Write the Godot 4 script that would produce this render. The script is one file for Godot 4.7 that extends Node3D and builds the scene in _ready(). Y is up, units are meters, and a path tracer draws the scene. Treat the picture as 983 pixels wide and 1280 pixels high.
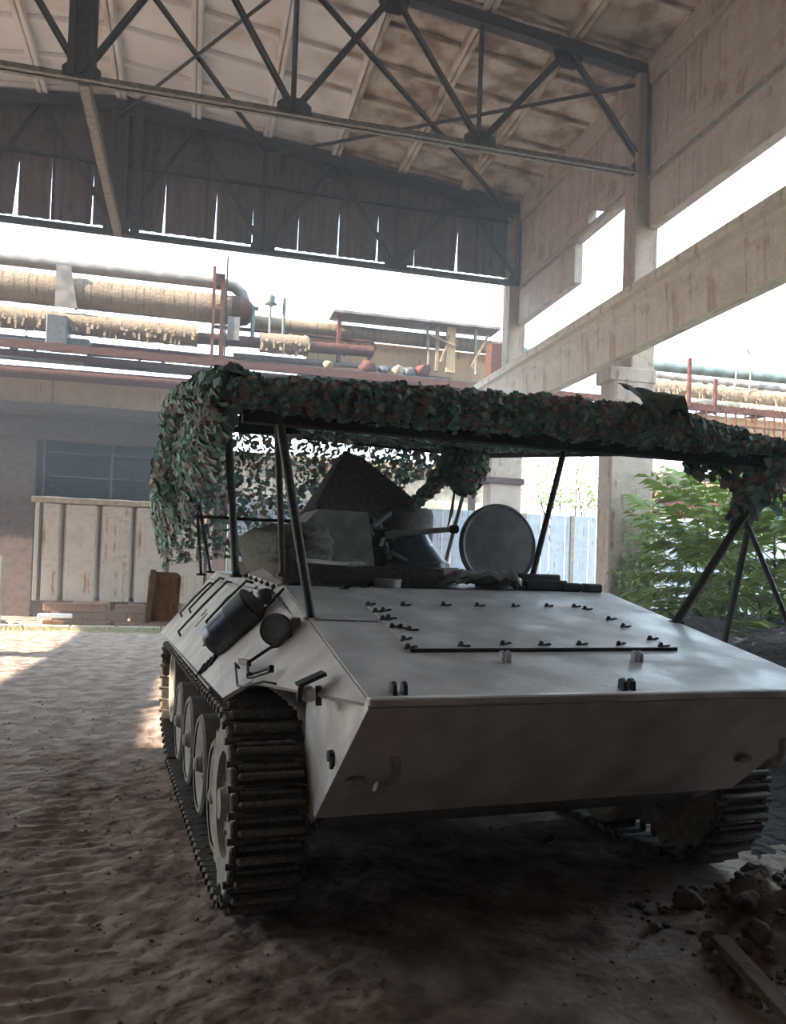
extends Node3D
# World axes: x runs across the hall to the right, y up, -z down the hall away from the camera; metres.

const RIDGE := -1.9
var mats := {}
var rng := RandomNumberGenerator.new()
var tank_at: Transform3D

# ---------------------------------------------------------------- mesh building
class MB:
	var v := PackedVector3Array()
	var n := PackedVector3Array()
	var c := PackedColorArray()
	var col := Color.WHITE

	func t3(a: Vector3, b: Vector3, d: Vector3, na: Vector3, nb: Vector3, nd: Vector3) -> void:
		v.push_back(a); n.push_back(na)
		if (b - a).cross(d - a).dot(na + nb + nd) > 0.0:
			v.push_back(d); n.push_back(nd); v.push_back(b); n.push_back(nb)
		else:
			v.push_back(b); n.push_back(nb); v.push_back(d); n.push_back(nd)
		c.push_back(col); c.push_back(col); c.push_back(col)

	func tri(a: Vector3, b: Vector3, d: Vector3, hint: Vector3) -> void:
		var f := (b - a).cross(d - a)
		if f.length_squared() < 1e-14:
			return
		f = f.normalized()
		if f.dot(hint) < 0.0:
			f = -f
		t3(a, b, d, f, f, f)

	func quad(a: Vector3, b: Vector3, d: Vector3, e: Vector3, hint: Vector3) -> void:
		tri(a, b, d, hint)
		tri(a, d, e, hint)

	# a box with chamfered edges (bev 0: plain)
	func box(at: Vector3, s: Vector3, bas := Basis(), bev := 0.0) -> void:
		var h := s * 0.5
		bev = minf(bev, minf(h.x, minf(h.y, h.z)) * 0.9)
		var P := func(i: int, sg: Array) -> Vector3:
			var p := Vector3(h.x * sg[0], h.y * sg[1], h.z * sg[2])
			for k in 3:
				if k != i:
					p[k] -= bev * sg[k]
			return at + bas * p
		for i in 3:
			var j := (i + 1) % 3
			var k := (i + 2) % 3
			for si in [-1.0, 1.0]:
				var q := []
				for w in [[-1.0, -1.0], [1.0, -1.0], [1.0, 1.0], [-1.0, 1.0]]:
					var sg := [0.0, 0.0, 0.0]
					sg[i] = si; sg[j] = w[0]; sg[k] = w[1]
					q.append(P.call(i, sg))
				quad(q[0], q[1], q[2], q[3], bas[i] * si)
				if bev > 0.0:
					for sj in [-1.0, 1.0]:
						var a := [0.0, 0.0, 0.0]
						a[i] = si; a[j] = sj; a[k] = -1.0
						var b := a.duplicate()
						b[k] = 1.0
						quad(P.call(i, a), P.call(i, b), P.call(j, b), P.call(j, a), bas[i] * si + bas[j] * sj)
		if bev > 0.0:
			for sx in [-1.0, 1.0]:
				for sy in [-1.0, 1.0]:
					for sz in [-1.0, 1.0]:
						var sg := [sx, sy, sz]
						tri(P.call(0, sg), P.call(1, sg), P.call(2, sg), bas * Vector3(sx, sy, sz))

	# a straight bar of section w (sideways) by t (along up)
	func bar(a: Vector3, b: Vector3, w: float, t: float, up := Vector3.UP, bev := 0.0) -> void:
		var z := (b - a).normalized()
		if absf(z.dot(up)) > 0.98:
			up = Vector3.RIGHT
		var x := up.cross(z).normalized()
		box((a + b) * 0.5, Vector3(w, t, a.distance_to(b)), Basis(x, z.cross(x), z), bev)

	# an angle profile: two thin legs
	func angle(a: Vector3, b: Vector3, w: float, up := Vector3.UP, turn := 0.0, th := 0.012) -> void:
		var z := (b - a).normalized()
		if absf(z.dot(up)) > 0.98:
			up = Vector3.RIGHT
		var x := up.cross(z).normalized().rotated(z, turn)
		var y := z.cross(x)
		var bas := Basis(x, y, z)
		var m := (a + b) * 0.5
		var l := a.distance_to(b)
		box(m + y * (th - w) * 0.5, Vector3(w, th, l), bas)
		box(m + x * (th - w) * 0.5, Vector3(th, w, l), bas)

	func tube(pts: Array, r: Variant, sides := 8, caps := true) -> void:
		var rings := []
		var norms := []
		var up := Vector3.UP
		var side := Vector3.ZERO
		for i in pts.size():
			var d: Vector3
			if i == 0: d = pts[1] - pts[0]
			elif i == pts.size() - 1: d = pts[i] - pts[i - 1]
			else: d = (pts[i + 1] - pts[i]).normalized() + (pts[i] - pts[i - 1]).normalized()
			d = d.normalized()
			if side == Vector3.ZERO:
				side = (Vector3.RIGHT if absf(d.dot(up)) > 0.95 else up).cross(d).normalized()
			else:
				side = (side - d * side.dot(d)).normalized()
			var other := d.cross(side)
			var ri: float = r[i] if r is Array else r
			var ring := PackedVector3Array()
			var nn := PackedVector3Array()
			for k in sides:
				var an := TAU * k / sides
				var q := side * cos(an) + other * sin(an)
				nn.push_back(q)
				ring.push_back(pts[i] + q * ri)
			rings.append(ring)
			norms.append(nn)
		for i in pts.size() - 1:
			for k in sides:
				var l := (k + 1) % sides
				t3(rings[i][k], rings[i][l], rings[i + 1][l], norms[i][k], norms[i][l], norms[i + 1][l])
				t3(rings[i][k], rings[i + 1][l], rings[i + 1][k], norms[i][k], norms[i + 1][l], norms[i + 1][k])
		if caps:
			for e in [0, pts.size() - 1]:
				var out: Vector3 = (pts[0] - pts[1]) if e == 0 else (pts[e] - pts[e - 1])
				for k in range(1, sides - 1):
					tri(rings[e][0], rings[e][k], rings[e][k + 1], out)

	# profile points are Vector2(radius, height along axis)
	func lathe(o: Vector3, axis: Vector3, prof: Array, sides := 20, from := 0.0, sweep := TAU) -> void:
		var z := axis.normalized()
		var x := (Vector3.RIGHT if absf(z.y) > 0.9 else Vector3.UP).cross(z).normalized()
		var y := z.cross(x)
		for i in prof.size() - 1:
			var p: Vector2 = prof[i]
			var q: Vector2 = prof[i + 1]
			var d := q - p
			if d.length() < 1e-6:
				continue
			var nr := Vector2(d.y, -d.x).normalized()
			for k in sides:
				var a := from + sweep * k / sides
				var b := from + sweep * (k + 1) / sides
				var ra := x * cos(a) + y * sin(a)
				var rb := x * cos(b) + y * sin(b)
				var na := ra * nr.x + z * nr.y
				var nb := rb * nr.x + z * nr.y
				var A := o + ra * p.x + z * p.y
				var B := o + rb * p.x + z * p.y
				var C := o + rb * q.x + z * q.y
				var D := o + ra * q.x + z * q.y
				if p.x > 1e-5: t3(A, B, C, na, nb, nb)
				if q.x > 1e-5: t3(A, C, D, na, nb, na)

	# a flat polygon given thickness on both sides of its plane
	func plate(pts: Array, th: float) -> void:
		var nr := Vector3.ZERO
		for i in pts.size():
			nr += (pts[i] as Vector3).cross(pts[(i + 1) % pts.size()])
		nr = nr.normalized()
		var u: Vector3 = (pts[1] - pts[0]).normalized()
		var w := nr.cross(u)
		var flat := PackedVector2Array()
		var mid := Vector3.ZERO
		for p in pts:
			flat.push_back(Vector2((p - pts[0]).dot(u), (p - pts[0]).dot(w)))
			mid += p / pts.size()
		var idx := Geometry2D.triangulate_polygon(flat)
		var h := nr * th * 0.5
		for i in range(0, idx.size(), 3):
			tri(pts[idx[i]] + h, pts[idx[i + 1]] + h, pts[idx[i + 2]] + h, nr)
			tri(pts[idx[i]] - h, pts[idx[i + 1]] - h, pts[idx[i + 2]] - h, -nr)
		for i in pts.size():
			var a: Vector3 = pts[i]
			var b: Vector3 = pts[(i + 1) % pts.size()]
			quad(a - h, b - h, b + h, a + h, (b - a).cross(nr))

	# a grid of points, smooth
	func sheet(rows: Array, up := Vector3.UP) -> void:
		var H := rows.size()
		var Wd: int = rows[0].size()
		var nm := []
		for i in H:
			var r := PackedVector3Array()
			for j in Wd:
				var dx: Vector3 = rows[i][mini(j + 1, Wd - 1)] - rows[i][maxi(j - 1, 0)]
				var dy: Vector3 = rows[mini(i + 1, H - 1)][j] - rows[maxi(i - 1, 0)][j]
				var q := dx.cross(dy).normalized()
				if q.dot(up) < 0.0: q = -q
				r.push_back(q)
			nm.append(r)
		for i in H - 1:
			for j in Wd - 1:
				t3(rows[i][j], rows[i][j + 1], rows[i + 1][j + 1], nm[i][j], nm[i][j + 1], nm[i + 1][j + 1])
				t3(rows[i][j], rows[i + 1][j + 1], rows[i + 1][j], nm[i][j], nm[i + 1][j + 1], nm[i + 1][j])

	# a lumpy closed ball, smooth: f gives the radius factor for a direction
	func blob(o: Vector3, bas: Basis, s: Vector3, f: Callable, nu := 20, nv := 12) -> void:
		var pts := []
		for i in nv + 1:
			var row := []
			for j in nu + 1:
				var th := PI * i / nv
				var ph := TAU * (j % nu) / nu
				var d := Vector3(sin(th) * cos(ph), cos(th), sin(th) * sin(ph))
				row.append(o + bas * (d * s * (f.call(d) as float)))
			pts.append(row)
		var nn := []
		for i in nv + 1:
			var row := []
			for j in nu + 1:
				var jj := j % nu
				var a: Vector3 = pts[i][(jj + 1) % nu] - pts[i][(jj + nu - 1) % nu]
				var b: Vector3 = pts[mini(i + 1, nv)][jj] - pts[maxi(i - 1, 0)][jj]
				var q := a.cross(b)
				var out: Vector3 = pts[i][jj] - o
				q = out.normalized() if q.length_squared() < 1e-12 else q.normalized()
				row.append(q if q.dot(out) > 0.0 else -q)
			nn.append(row)
		for i in nv:
			for j in nu:
				t3(pts[i][j], pts[i][j + 1], pts[i + 1][j + 1], nn[i][j], nn[i][j + 1], nn[i + 1][j + 1])
				t3(pts[i][j], pts[i + 1][j + 1], pts[i + 1][j], nn[i][j], nn[i + 1][j + 1], nn[i + 1][j])

	func mesh(xf := Transform3D(), colours := false) -> ArrayMesh:
		var a := []
		a.resize(Mesh.ARRAY_MAX)
		var vv := v
		var nn := n
		if xf != Transform3D():
			vv = xf * v
			nn = Transform3D(xf.basis, Vector3.ZERO) * n
		a[Mesh.ARRAY_VERTEX] = vv
		a[Mesh.ARRAY_NORMAL] = nn
		if colours:
			a[Mesh.ARRAY_COLOR] = c
		var m := ArrayMesh.new()
		m.add_surface_from_arrays(Mesh.PRIMITIVE_TRIANGLES, a)
		return m

	func foot() -> Vector3:
		var lo := v[0]
		var hi := v[0]
		for p in v:
			lo = lo.min(p)
			hi = hi.max(p)
		return Vector3((lo.x + hi.x) * 0.5, lo.y, (lo.z + hi.z) * 0.5)

# ---------------------------------------------------------------- scene helpers
func tag(o: Node3D, label := "", category := "", group := "", kind := "") -> Node3D:
	if label: o.set_meta("label", label)
	if category: o.set_meta("category", category)
	if group: o.set_meta("group", group)
	if kind: o.set_meta("kind", kind)
	return o

# the Node3D at the foot of a thing whose children are its parts
func base(called: String, at: Vector3, label: String, category: String, group := "", kind := "", bas := Basis()) -> Node3D:
	var o := Node3D.new()
	o.name = called
	o.transform = Transform3D(bas, at)
	add_child(o, true)
	return tag(o, label, category, group, kind) as Node3D

func world_of(o: Node3D) -> Transform3D:
	var t := Transform3D()
	var p: Node = o
	while p != null and p != self and p is Node3D:
		t = (p as Node3D).transform * t
		p = p.get_parent()
	return t

# commits what b collected (in world coordinates) as one named mesh under parent
func put(called: String, b: MB, m: Material, parent: Node3D = null, colours := false) -> MeshInstance3D:
	var o := MeshInstance3D.new()
	o.name = called
	if parent == null or parent == self:
		o.position = b.foot()
		o.mesh = b.mesh(Transform3D(Basis(), -o.position), colours)
		o.material_override = m
		add_child(o, true)
	else:
		var w := world_of(parent).affine_inverse()
		var f := w * b.foot()
		o.position = f
		o.mesh = b.mesh(Transform3D(Basis(), -f) * w, colours)
		o.material_override = m
		parent.add_child(o, true)
	return o

# the same mesh again at a world transform, under parent
func place(called: String, me: Mesh, m: Material, at: Transform3D, parent: Node3D = null) -> MeshInstance3D:
	var o := MeshInstance3D.new()
	o.name = called
	o.mesh = me
	o.material_override = m
	if parent == null:
		o.transform = at
		add_child(o, true)
	else:
		o.transform = world_of(parent).affine_inverse() * at
		parent.add_child(o, true)
	return o

func W(x: float, y: float, z: float) -> Vector3:
	return Vector3(x, y, -z)

# a point of the armoured carrier's own axes (x across, y up, z towards its rear) in the world
func T(x: float, y: float, z: float) -> Vector3:
	return tank_at * Vector3(x, y, -z)

# ---------------------------------------------------------------- materials
func noise_tex(seed_: int, freq: float, stops: Array, octaves := 5, type := FastNoiseLite.TYPE_SIMPLEX_SMOOTH, size := 512) -> NoiseTexture2D:
	var f := FastNoiseLite.new()
	f.seed = seed_
	f.noise_type = type
	f.frequency = freq
	f.fractal_octaves = octaves
	f.fractal_gain = 0.55
	var g := Gradient.new()
	var off := PackedFloat32Array()
	var cs := PackedColorArray()
	for s in stops:
		off.push_back(s[0])
		cs.push_back(s[1])
	g.offsets = off
	g.colors = cs
	var t := NoiseTexture2D.new()
	t.width = size
	t.height = size
	t.seamless = true
	t.noise = f
	t.color_ramp = g
	return t

func bump_tex(seed_: int, freq: float, strength := 6.0, octaves := 4) -> NoiseTexture2D:
	var f := FastNoiseLite.new()
	f.seed = seed_
	f.frequency = freq
	f.fractal_octaves = octaves
	var t := NoiseTexture2D.new()
	t.width = 512
	t.height = 512
	t.seamless = true
	t.as_normal_map = true
	t.bump_strength = strength
	t.noise = f
	return t

# vertical run marks: rust and rain streaks as they lie on walls and plates
func streak_tex(seed_: int, ground: Color, mark: Color, share: float, size := 512) -> ImageTexture:
	var a := FastNoiseLite.new()
	a.seed = seed_
	a.frequency = 0.02
	a.fractal_octaves = 4
	var im := Image.create(size, size, false, Image.FORMAT_RGB8)
	for x in size:
		var an := TAU * x / size
		var cx := cos(an)
		var sx := sin(an)
		for y in size:
			var fy := 0.5 - 0.5 * cos(TAU * y / size)
			var s := a.get_noise_3d(cx * 150.0, sx * 150.0, fy * 40.0) * 0.8 + a.get_noise_3d(cx * 60.0 + 500.0, sx * 60.0, fy * 150.0) * 0.6
			var k := smoothstep(0.42 - share, 0.85 - share, s + 0.12)
			var g := 1.0 + 0.10 * a.get_noise_3d(cx * 400.0, sx * 400.0, y * 5.0) + 0.12 * a.get_noise_3d(cx * 60.0, sx * 60.0, fy * 300.0 + 77.0)
			var q := ground.lerp(mark, k) * g
			im.set_pixel(x, y, Color(q.r, q.g, q.b))
	return ImageTexture.create_from_image(im)

func mat(called: String, albedo: Color, rough: float, tex: Texture2D = null, scale := 1.0, world := true, metal := 0.0, bump: Texture2D = null, bump_s := 1.0) -> StandardMaterial3D:
	var m := StandardMaterial3D.new()
	m.resource_name = called
	m.albedo_color = albedo
	m.roughness = rough
	m.metallic = metal
	if tex: m.albedo_texture = tex
	if bump:
		m.normal_enabled = true
		m.normal_texture = bump
		m.normal_scale = bump_s
	if tex or bump:
		m.uv1_triplanar = true
		m.uv1_world_triplanar = world
		m.uv1_scale = Vector3.ONE * scale
	mats[called] = m
	return m

func leafy(called: String, albedo: Color, through: Color) -> void:
	var m := mat(called, albedo, 0.75)
	m.vertex_color_use_as_albedo = true
	m.cull_mode = BaseMaterial3D.CULL_DISABLED
	m.backlight_enabled = true
	m.backlight = through

func materials() -> void:
	var blot := noise_tex(3, 0.006, [[0.0, Color(0.66, 0.64, 0.62)], [0.45, Color(0.86, 0.85, 0.84)], [0.7, Color(1, 1, 1)]])
	var grit := noise_tex(11, 0.02, [[0.0, Color(0.55, 0.53, 0.51)], [0.5, Color(0.85, 0.84, 0.82)], [1.0, Color(1, 1, 1)]], 6)
	var roofs := noise_tex(5, 0.004, [[0.0, Color(0.76, 0.7, 0.64)], [0.22, Color(0.9, 0.87, 0.84)], [0.4, Color(0.98, 0.97, 0.96)], [0.8, Color(1, 1, 1)]])
	var damp := noise_tex(8, 0.007, [[0.0, Color(0.52, 0.44, 0.38)], [0.3, Color(0.68, 0.6, 0.54)], [0.5, Color(0.88, 0.83, 0.78)], [0.8, Color(1, 0.98, 0.95)]])
	var rusty := noise_tex(14, 0.012, [[0.0, Color(0.3, 0.16, 0.1)], [0.4, Color(0.55, 0.36, 0.26)], [0.65, Color(0.8, 0.62, 0.5)], [1.0, Color(1, 0.9, 0.8)]])
	var dusty := noise_tex(21, 0.01, [[0.0, Color(0.78, 0.76, 0.74)], [0.5, Color(0.9, 0.89, 0.88)], [0.75, Color(1, 0.99, 0.97)]], 6)
	var soil := noise_tex(30, 0.008, [[0.0, Color(0.5, 0.45, 0.42)], [0.4, Color(0.74, 0.7, 0.66)], [0.6, Color(0.88, 0.85, 0.82)], [1.0, Color(1.0, 1.0, 1.0)]], 7, FastNoiseLite.TYPE_SIMPLEX_SMOOTH, 1024)
	var wood := streak_tex(40, Color(0.9, 0.82, 0.74), Color(0.5, 0.4, 0.33), 0.18)
	var rough_n := bump_tex(50, 0.03, 5.0, 5)
	var fine_n := bump_tex(51, 0.08, 3.0, 3)
	mat("dirt", Color(0.66, 0.6, 0.56), 0.95, soil, 0.3, true, 0.0, rough_n, 0.9)
	mat("roof", Color(0.97, 0.97, 0.98), 0.9, roofs, 0.22, true, 0.0, fine_n, 0.3)
	mat("roof_damp", Color(0.9, 0.88, 0.86), 0.9, damp, 0.3, true, 0.0, fine_n, 0.4)
	mat("column", Color(0.7, 0.64, 0.59), 0.9, streak_tex(61, Color(0.96, 0.94, 0.92), Color(0.7, 0.63, 0.56), 0.12), 0.4, true, 0.0, fine_n, 0.4)
	mat("beam", Color(0.84, 0.8, 0.75), 0.9, streak_tex(62, Color(0.97, 0.95, 0.92), Color(0.80, 0.70, 0.62), 0.16), 0.35, true, 0.0, fine_n, 0.4)
	mat("wall_concrete", Color(0.76, 0.72, 0.7), 0.9, streak_tex(63, Color(0.95, 0.93, 0.9), Color(0.80, 0.70, 0.64), 0.14), 0.3, true, 0.0, fine_n, 0.4)
	mat("truss", Color(0.36, 0.37, 0.39), 0.6, grit, 0.7, true, 0.2)
	mat("truss_pale", Color(0.68, 0.66, 0.63), 0.65, grit, 0.7)
	mat("cladding", Color(0.48, 0.45, 0.45), 0.8, streak_tex(64, Color(0.95, 0.93, 0.92), Color(0.6, 0.5, 0.46), 0.2), 0.3)
	mat("lagging", Color(0.53, 0.48, 0.43), 0.95, streak_tex(65, Color(0.97, 0.93, 0.86), Color(0.6, 0.5, 0.42), 0.2), 0.7, true, 0.0, rough_n, 0.8)
	mat("pipe_pale", Color(0.5, 0.47, 0.45), 0.6, blot, 0.5)
	mat("pipe_rust", Color(0.42, 0.28, 0.23), 0.8, rusty, 0.8)
	mat("pipe_green", Color(0.40, 0.44, 0.42), 0.6, blot, 0.5)
	mat("rust", Color(0.4, 0.27, 0.2), 0.85, rusty, 1.2)
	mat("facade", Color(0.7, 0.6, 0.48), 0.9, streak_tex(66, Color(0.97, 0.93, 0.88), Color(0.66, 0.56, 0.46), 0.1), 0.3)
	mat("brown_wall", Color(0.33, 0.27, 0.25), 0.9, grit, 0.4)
	mat("container", Color(0.66, 0.62, 0.58), 0.55, streak_tex(67, Color(0.98, 0.97, 0.95), Color(0.72, 0.52, 0.36), 0.02), 0.45)
	mat("container_rail", Color(0.62, 0.56, 0.48), 0.7, dusty, 1.0)
	mat("timber", Color(0.44, 0.33, 0.24), 0.9, wood, 0.8)
	mat("timber_grey", Color(0.40, 0.35, 0.31), 0.9, wood, 1.6, false)
	mat("fence", Color(0.66, 0.68, 0.72), 0.5, streak_tex(68, Color(0.98, 0.98, 0.98), Color(0.75, 0.66, 0.52), 0.02), 0.5)
	mat("stone", Color(0.62, 0.58, 0.53), 0.95, grit, 1.0)
	mat("kerb", Color(0.70, 0.68, 0.62), 0.95, grit, 1.0)
	# the carrier
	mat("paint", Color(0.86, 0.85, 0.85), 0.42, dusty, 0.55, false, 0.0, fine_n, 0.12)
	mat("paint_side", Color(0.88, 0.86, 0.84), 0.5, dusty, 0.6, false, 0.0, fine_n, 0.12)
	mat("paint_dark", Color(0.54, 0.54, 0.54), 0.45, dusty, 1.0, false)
	mat("turret", Color(0.7, 0.7, 0.68), 0.5, dusty, 1.0, false)
	mat("black_steel", Color(0.22, 0.22, 0.22), 0.45, grit, 2.0, false, 0.3)
	mat("blue_steel", Color(0.34, 0.35, 0.39), 0.28, grit, 2.0, false, 0.5)
	mat("gun_steel", Color(0.84, 0.84, 0.86), 0.4, grit, 3.0, false, 0.0)
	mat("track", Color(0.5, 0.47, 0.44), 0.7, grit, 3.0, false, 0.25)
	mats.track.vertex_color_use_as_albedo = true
	mat("wheel", Color(0.62, 0.59, 0.55), 0.85, dusty, 1.8, false)
	mat("rubber", Color(0.5, 0.47, 0.44), 0.9, dusty, 2.0, false)
	mat("deck_cover", Color(0.4, 0.34, 0.31), 0.95, grit, 2.5, false, 0.0, rough_n, 1.0)
	mat("scuffed", Color(0.72, 0.70, 0.68), 0.5, dusty, 3.0, false)
	mat("canvas", Color(0.46, 0.46, 0.42), 0.95, grit, 2.0, false, 0.0, fine_n, 0.6)
	mat("hood_cloth", Color(0.42, 0.40, 0.39), 0.9, grit, 2.0, false, 0.0, fine_n, 0.5)
	mat("tarp_green", Color(0.46, 0.52, 0.48), 0.85, grit, 2.0, false, 0.0, fine_n, 0.5)
	mat("glass_lamp", Color(0.5, 0.51, 0.54), 0.12)
	mat("white_paper", Color(0.85, 0.85, 0.85), 0.7)
	mat("pole", Color(0.33, 0.31, 0.3), 0.6, grit, 3.0, false, 0.2)
	mat("frame_dark", Color(0.18, 0.18, 0.19), 0.8, grit, 2.0, false)
	leafy("net", Color(1, 1, 1), Color(0.35, 0.38, 0.33))
	leafy("leaf", Color(1, 1, 1), Color(0.55, 0.62, 0.35))
	mat("sunlit_tan", Color(0.64, 0.53, 0.42), 0.85, wood, 1.5, false)  # rear board only: sunlight put into the base colour
	mat("litter", Color(0.22, 0.19, 0.17), 0.95, soil, 0.5, true, 0.0, rough_n, 1.5)
	mat("shed", Color(0.88, 0.82, 0.73), 0.9, blot, 0.4)
	mats.paint.roughness = 0.55
	mats.paint.roughness_texture = noise_tex(90, 0.007, [[0.0, Color(0.5, 0.5, 0.5)], [0.35, Color(0.65, 0.65, 0.65)], [0.7, Color(0.95, 0.95, 0.95)], [1.0, Color(1, 1, 1)]], 5)
	mat("bark", Color(0.30, 0.25, 0.20), 0.95, grit, 3.0)
	mat("debris", Color(0.48, 0.43, 0.39), 0.95, soil, 0.5, true, 0.0, rough_n, 1.5)

# ---------------------------------------------------------------- the hall
func roof_y(x: float) -> float:
	return 12.02 - 0.105 * absf(x - RIDGE)

var gnoise := FastNoiseLite.new()

func ground_y(x: float, z: float) -> float:
	var y := 0.04 * gnoise.get_noise_2d(x * 9.0, z * 9.0) + 0.013 * gnoise.get_noise_2d(x * 40.0, z * 40.0) + 0.012 * gnoise.get_noise_2d(x * 130.0, z * 130.0) + 0.009 * gnoise.get_noise_2d(x * 330.0, z * 330.0)
	# old track ruts beside the carrier
	for r in [[-0.15, 0.45], [-1.9, 0.35]]:
		var d: float = (x + 0.1 * z - r[0]) / 0.19
		var lug := 0.5 + 0.5 * sin(z * 50.0 + 2.0 * sin(x * 3.0))
		y += (-0.018 + 0.022 * lug) * exp(-d * d * d * d) * smoothstep(0.5, 1.6, z) * (1.0 - smoothstep(7.0, 9.0, z)) * r[1] * 2.0
	# earth bank under the bushes on the right
	var b := smoothstep(3.7, 5.3, x + 0.35 * sin(z * 0.9)) * smoothstep(3.4, 5.2, z) * (1.0 - smoothstep(12.0, 15.0, z))
	y += b * (1.05 + 0.3 * gnoise.get_noise_2d(x * 14.0, z * 14.0))
	# low spoil in front of the carrier's right track
	var q := Vector2((x - 2.95) / 0.5, (z - 3.2) / 0.32)
	y += 0.30 * exp(-q.length_squared()) * (1.0 + 0.8 * gnoise.get_noise_2d(x * 60.0, z * 60.0))
	return y

func steps(parts: Array) -> PackedFloat32Array:
	var r := PackedFloat32Array()
	for p in parts:
		var k: int = p[2]
		for i in k:
			r.push_back(lerpf(p[0], p[1], float(i) / k))
	r.push_back(parts[-1][1])
	return r

func build_ground() -> void:
	gnoise.seed = 77
	gnoise.frequency = 0.05
	gnoise.fractal_octaves = 4
	var xs := steps([[-45.0, -12.0, 22], [-12.0, -3.6, 40], [-3.6, 4.2, 240], [4.2, 9.0, 50], [9.0, 50.0, 40]])
	var zs := steps([[-14.0, 0.6, 24], [0.6, 7.5, 220], [7.5, 20.0, 110], [20.0, 70.0, 40]])
	var rows := []
	for z in zs:
		var r := PackedVector3Array()
		for x in xs:
			r.push_back(W(x, ground_y(x, z), z))
		rows.append(r)
	var b := MB.new()
	b.sheet(rows)
	# the edges go down so that the floor has thickness
	tag(put("floor", b, mats.dirt), "churned grey-brown dirt floor of the hall running out to the yard", "floor", "", "structure")

func build_roof() -> void:
	var c := base("ceiling", W(RIDGE, 12.0, 4.0), "pale ribbed concrete roof slabs with brown damp stains", "ceiling", "", "structure")
	var wd := 9.8 / 6.0
	var b := MB.new()
	b.box(Vector3(0, 0.27, 0), Vector3(wd + 0.01, 0.1, 6.0))
	for s in [-1.0, 1.0]:
		b.box(Vector3(s * (wd * 0.5 - 0.055), 0.11, 0), Vector3(0.1, 0.24, 5.98), Basis(), 0.02)
	for k in 6:
		b.box(Vector3(0, 0.165, -3.0 + 0.06 + k * 1.176), Vector3(wd - 0.2, 0.12, 0.09), Basis(), 0.02)
	var me := b.mesh()
	for bay in 5:
		var z := 16.1 - 6.0 * bay
		for side in [-1, 1]:
			for k in 6:
				var x: float = RIDGE + side * wd * (k + 0.5)
				var bas := Basis(Vector3.BACK, -side * atan(0.105))
				var damp: bool = (side == 1 and k >= 4 and bay <= 1) or (side == 1 and k == 3 and bay == 0)
				place("roof_slab", me, mats.roof_damp if damp else mats.roof, Transform3D(bas, W(x, roof_y(x), z)), c)
	var rc := MB.new()
	rc.box(W(RIDGE, 12.33, 4.1), Vector3(0.6, 0.08, 30.0))
	put("ridge_cap", rc, mats.roof, c)

func truss(z: float, label: String, clear: bool) -> void:
	var t := base("roof_truss", W(RIDGE, 8.9, z), label, "truss", "riveted roof trusses")
	var m: Material = mats.truss
	var nodes := []
	for k in range(-3, 4):
		nodes.append(RIDGE + 3.2 * k + (0.05 if k > 0 else 0.0))
	var tops := []
	for k in range(-3, 3):
		tops.append(RIDGE + 1.65 + 3.2 * k - (0.1 if k < 0 else 0.0))
	var yb := 9.0
	for s in [-1.0, 1.0]:
		var ch := MB.new()
		ch.angle(W(-11.5, yb, z + s * 0.035), W(7.7, yb, z + s * 0.035), 0.12, Vector3.UP, 0.0 if s > 0 else PI * 0.5, 0.016)
		put("bottom_chord", ch, mats.truss_pale if clear else m, t)
	for s in [-1.0, 1.0]:
		var ch := MB.new()
		ch.bar(W(RIDGE, roof_y(RIDGE) - 0.16, z), W(RIDGE + s * 9.6, roof_y(RIDGE + 9.6) - 0.16, z), 0.2, 0.2)
		put("top_chord", ch, m, t)
	for i in tops.size():
		var tp := W(tops[i], roof_y(tops[i]) - 0.2, z)
		for e in [i, i + 1]:
			var d := MB.new()
			for s in [-0.03, 0.03]:
				d.bar(W(nodes[e], yb + 0.05, z + s), tp + Vector3(0, 0, -s), 0.022, 0.11, Vector3.BACK)
			d.bar(W(nodes[e], yb + 0.05, z), tp, 0.11, 0.03, Vector3.BACK)
			put("diagonal", d, m, t)
		var g := MB.new()
		g.plate([tp + Vector3(-0.3, 0.02, 0), tp + Vector3(0.3, 0.02, 0), tp + Vector3(0.24, -0.22, 0), tp + Vector3(0.12, -0.34, 0), tp + Vector3(-0.12, -0.34, 0), tp + Vector3(-0.24, -0.22, 0)], 0.03)
		put("gusset_plate", g, m, t)
	for k in nodes.size():
		var x: float = nodes[k]
		var g := MB.new()
		var p := W(x, yb, z)
		g.plate([p + Vector3(-0.28, -0.07, 0), p + Vector3(0.28, -0.07, 0), p + Vector3(0.28, 0.14, 0), p + Vector3(0.14, 0.26, 0), p + Vector3(-0.14, 0.26, 0), p + Vector3(-0.28, 0.14, 0)], 0.06)
		put("gusset_plate", g, m, t)
		if k == 3:
			continue
		var q := MB.new()
		q.angle(W(x, yb, z), W(x, roof_y(x) - 0.2, z), 0.09 if k > 0 and k < 6 else 0.22, Vector3.UP, 0.4, 0.02)
		put("post", q, m, t)
	var rp := MB.new()
	for s in [-1.0, 1.0]:
		rp.box(W(RIDGE + s * 0.15, 10.45, z), Vector3(0.11, 2.9, 0.16), Basis(), 0.01)
	rp.box(W(RIDGE, 10.45, z), Vector3(0.2, 2.9, 0.04))
	put("ridge_post", rp, m, t)

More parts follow.
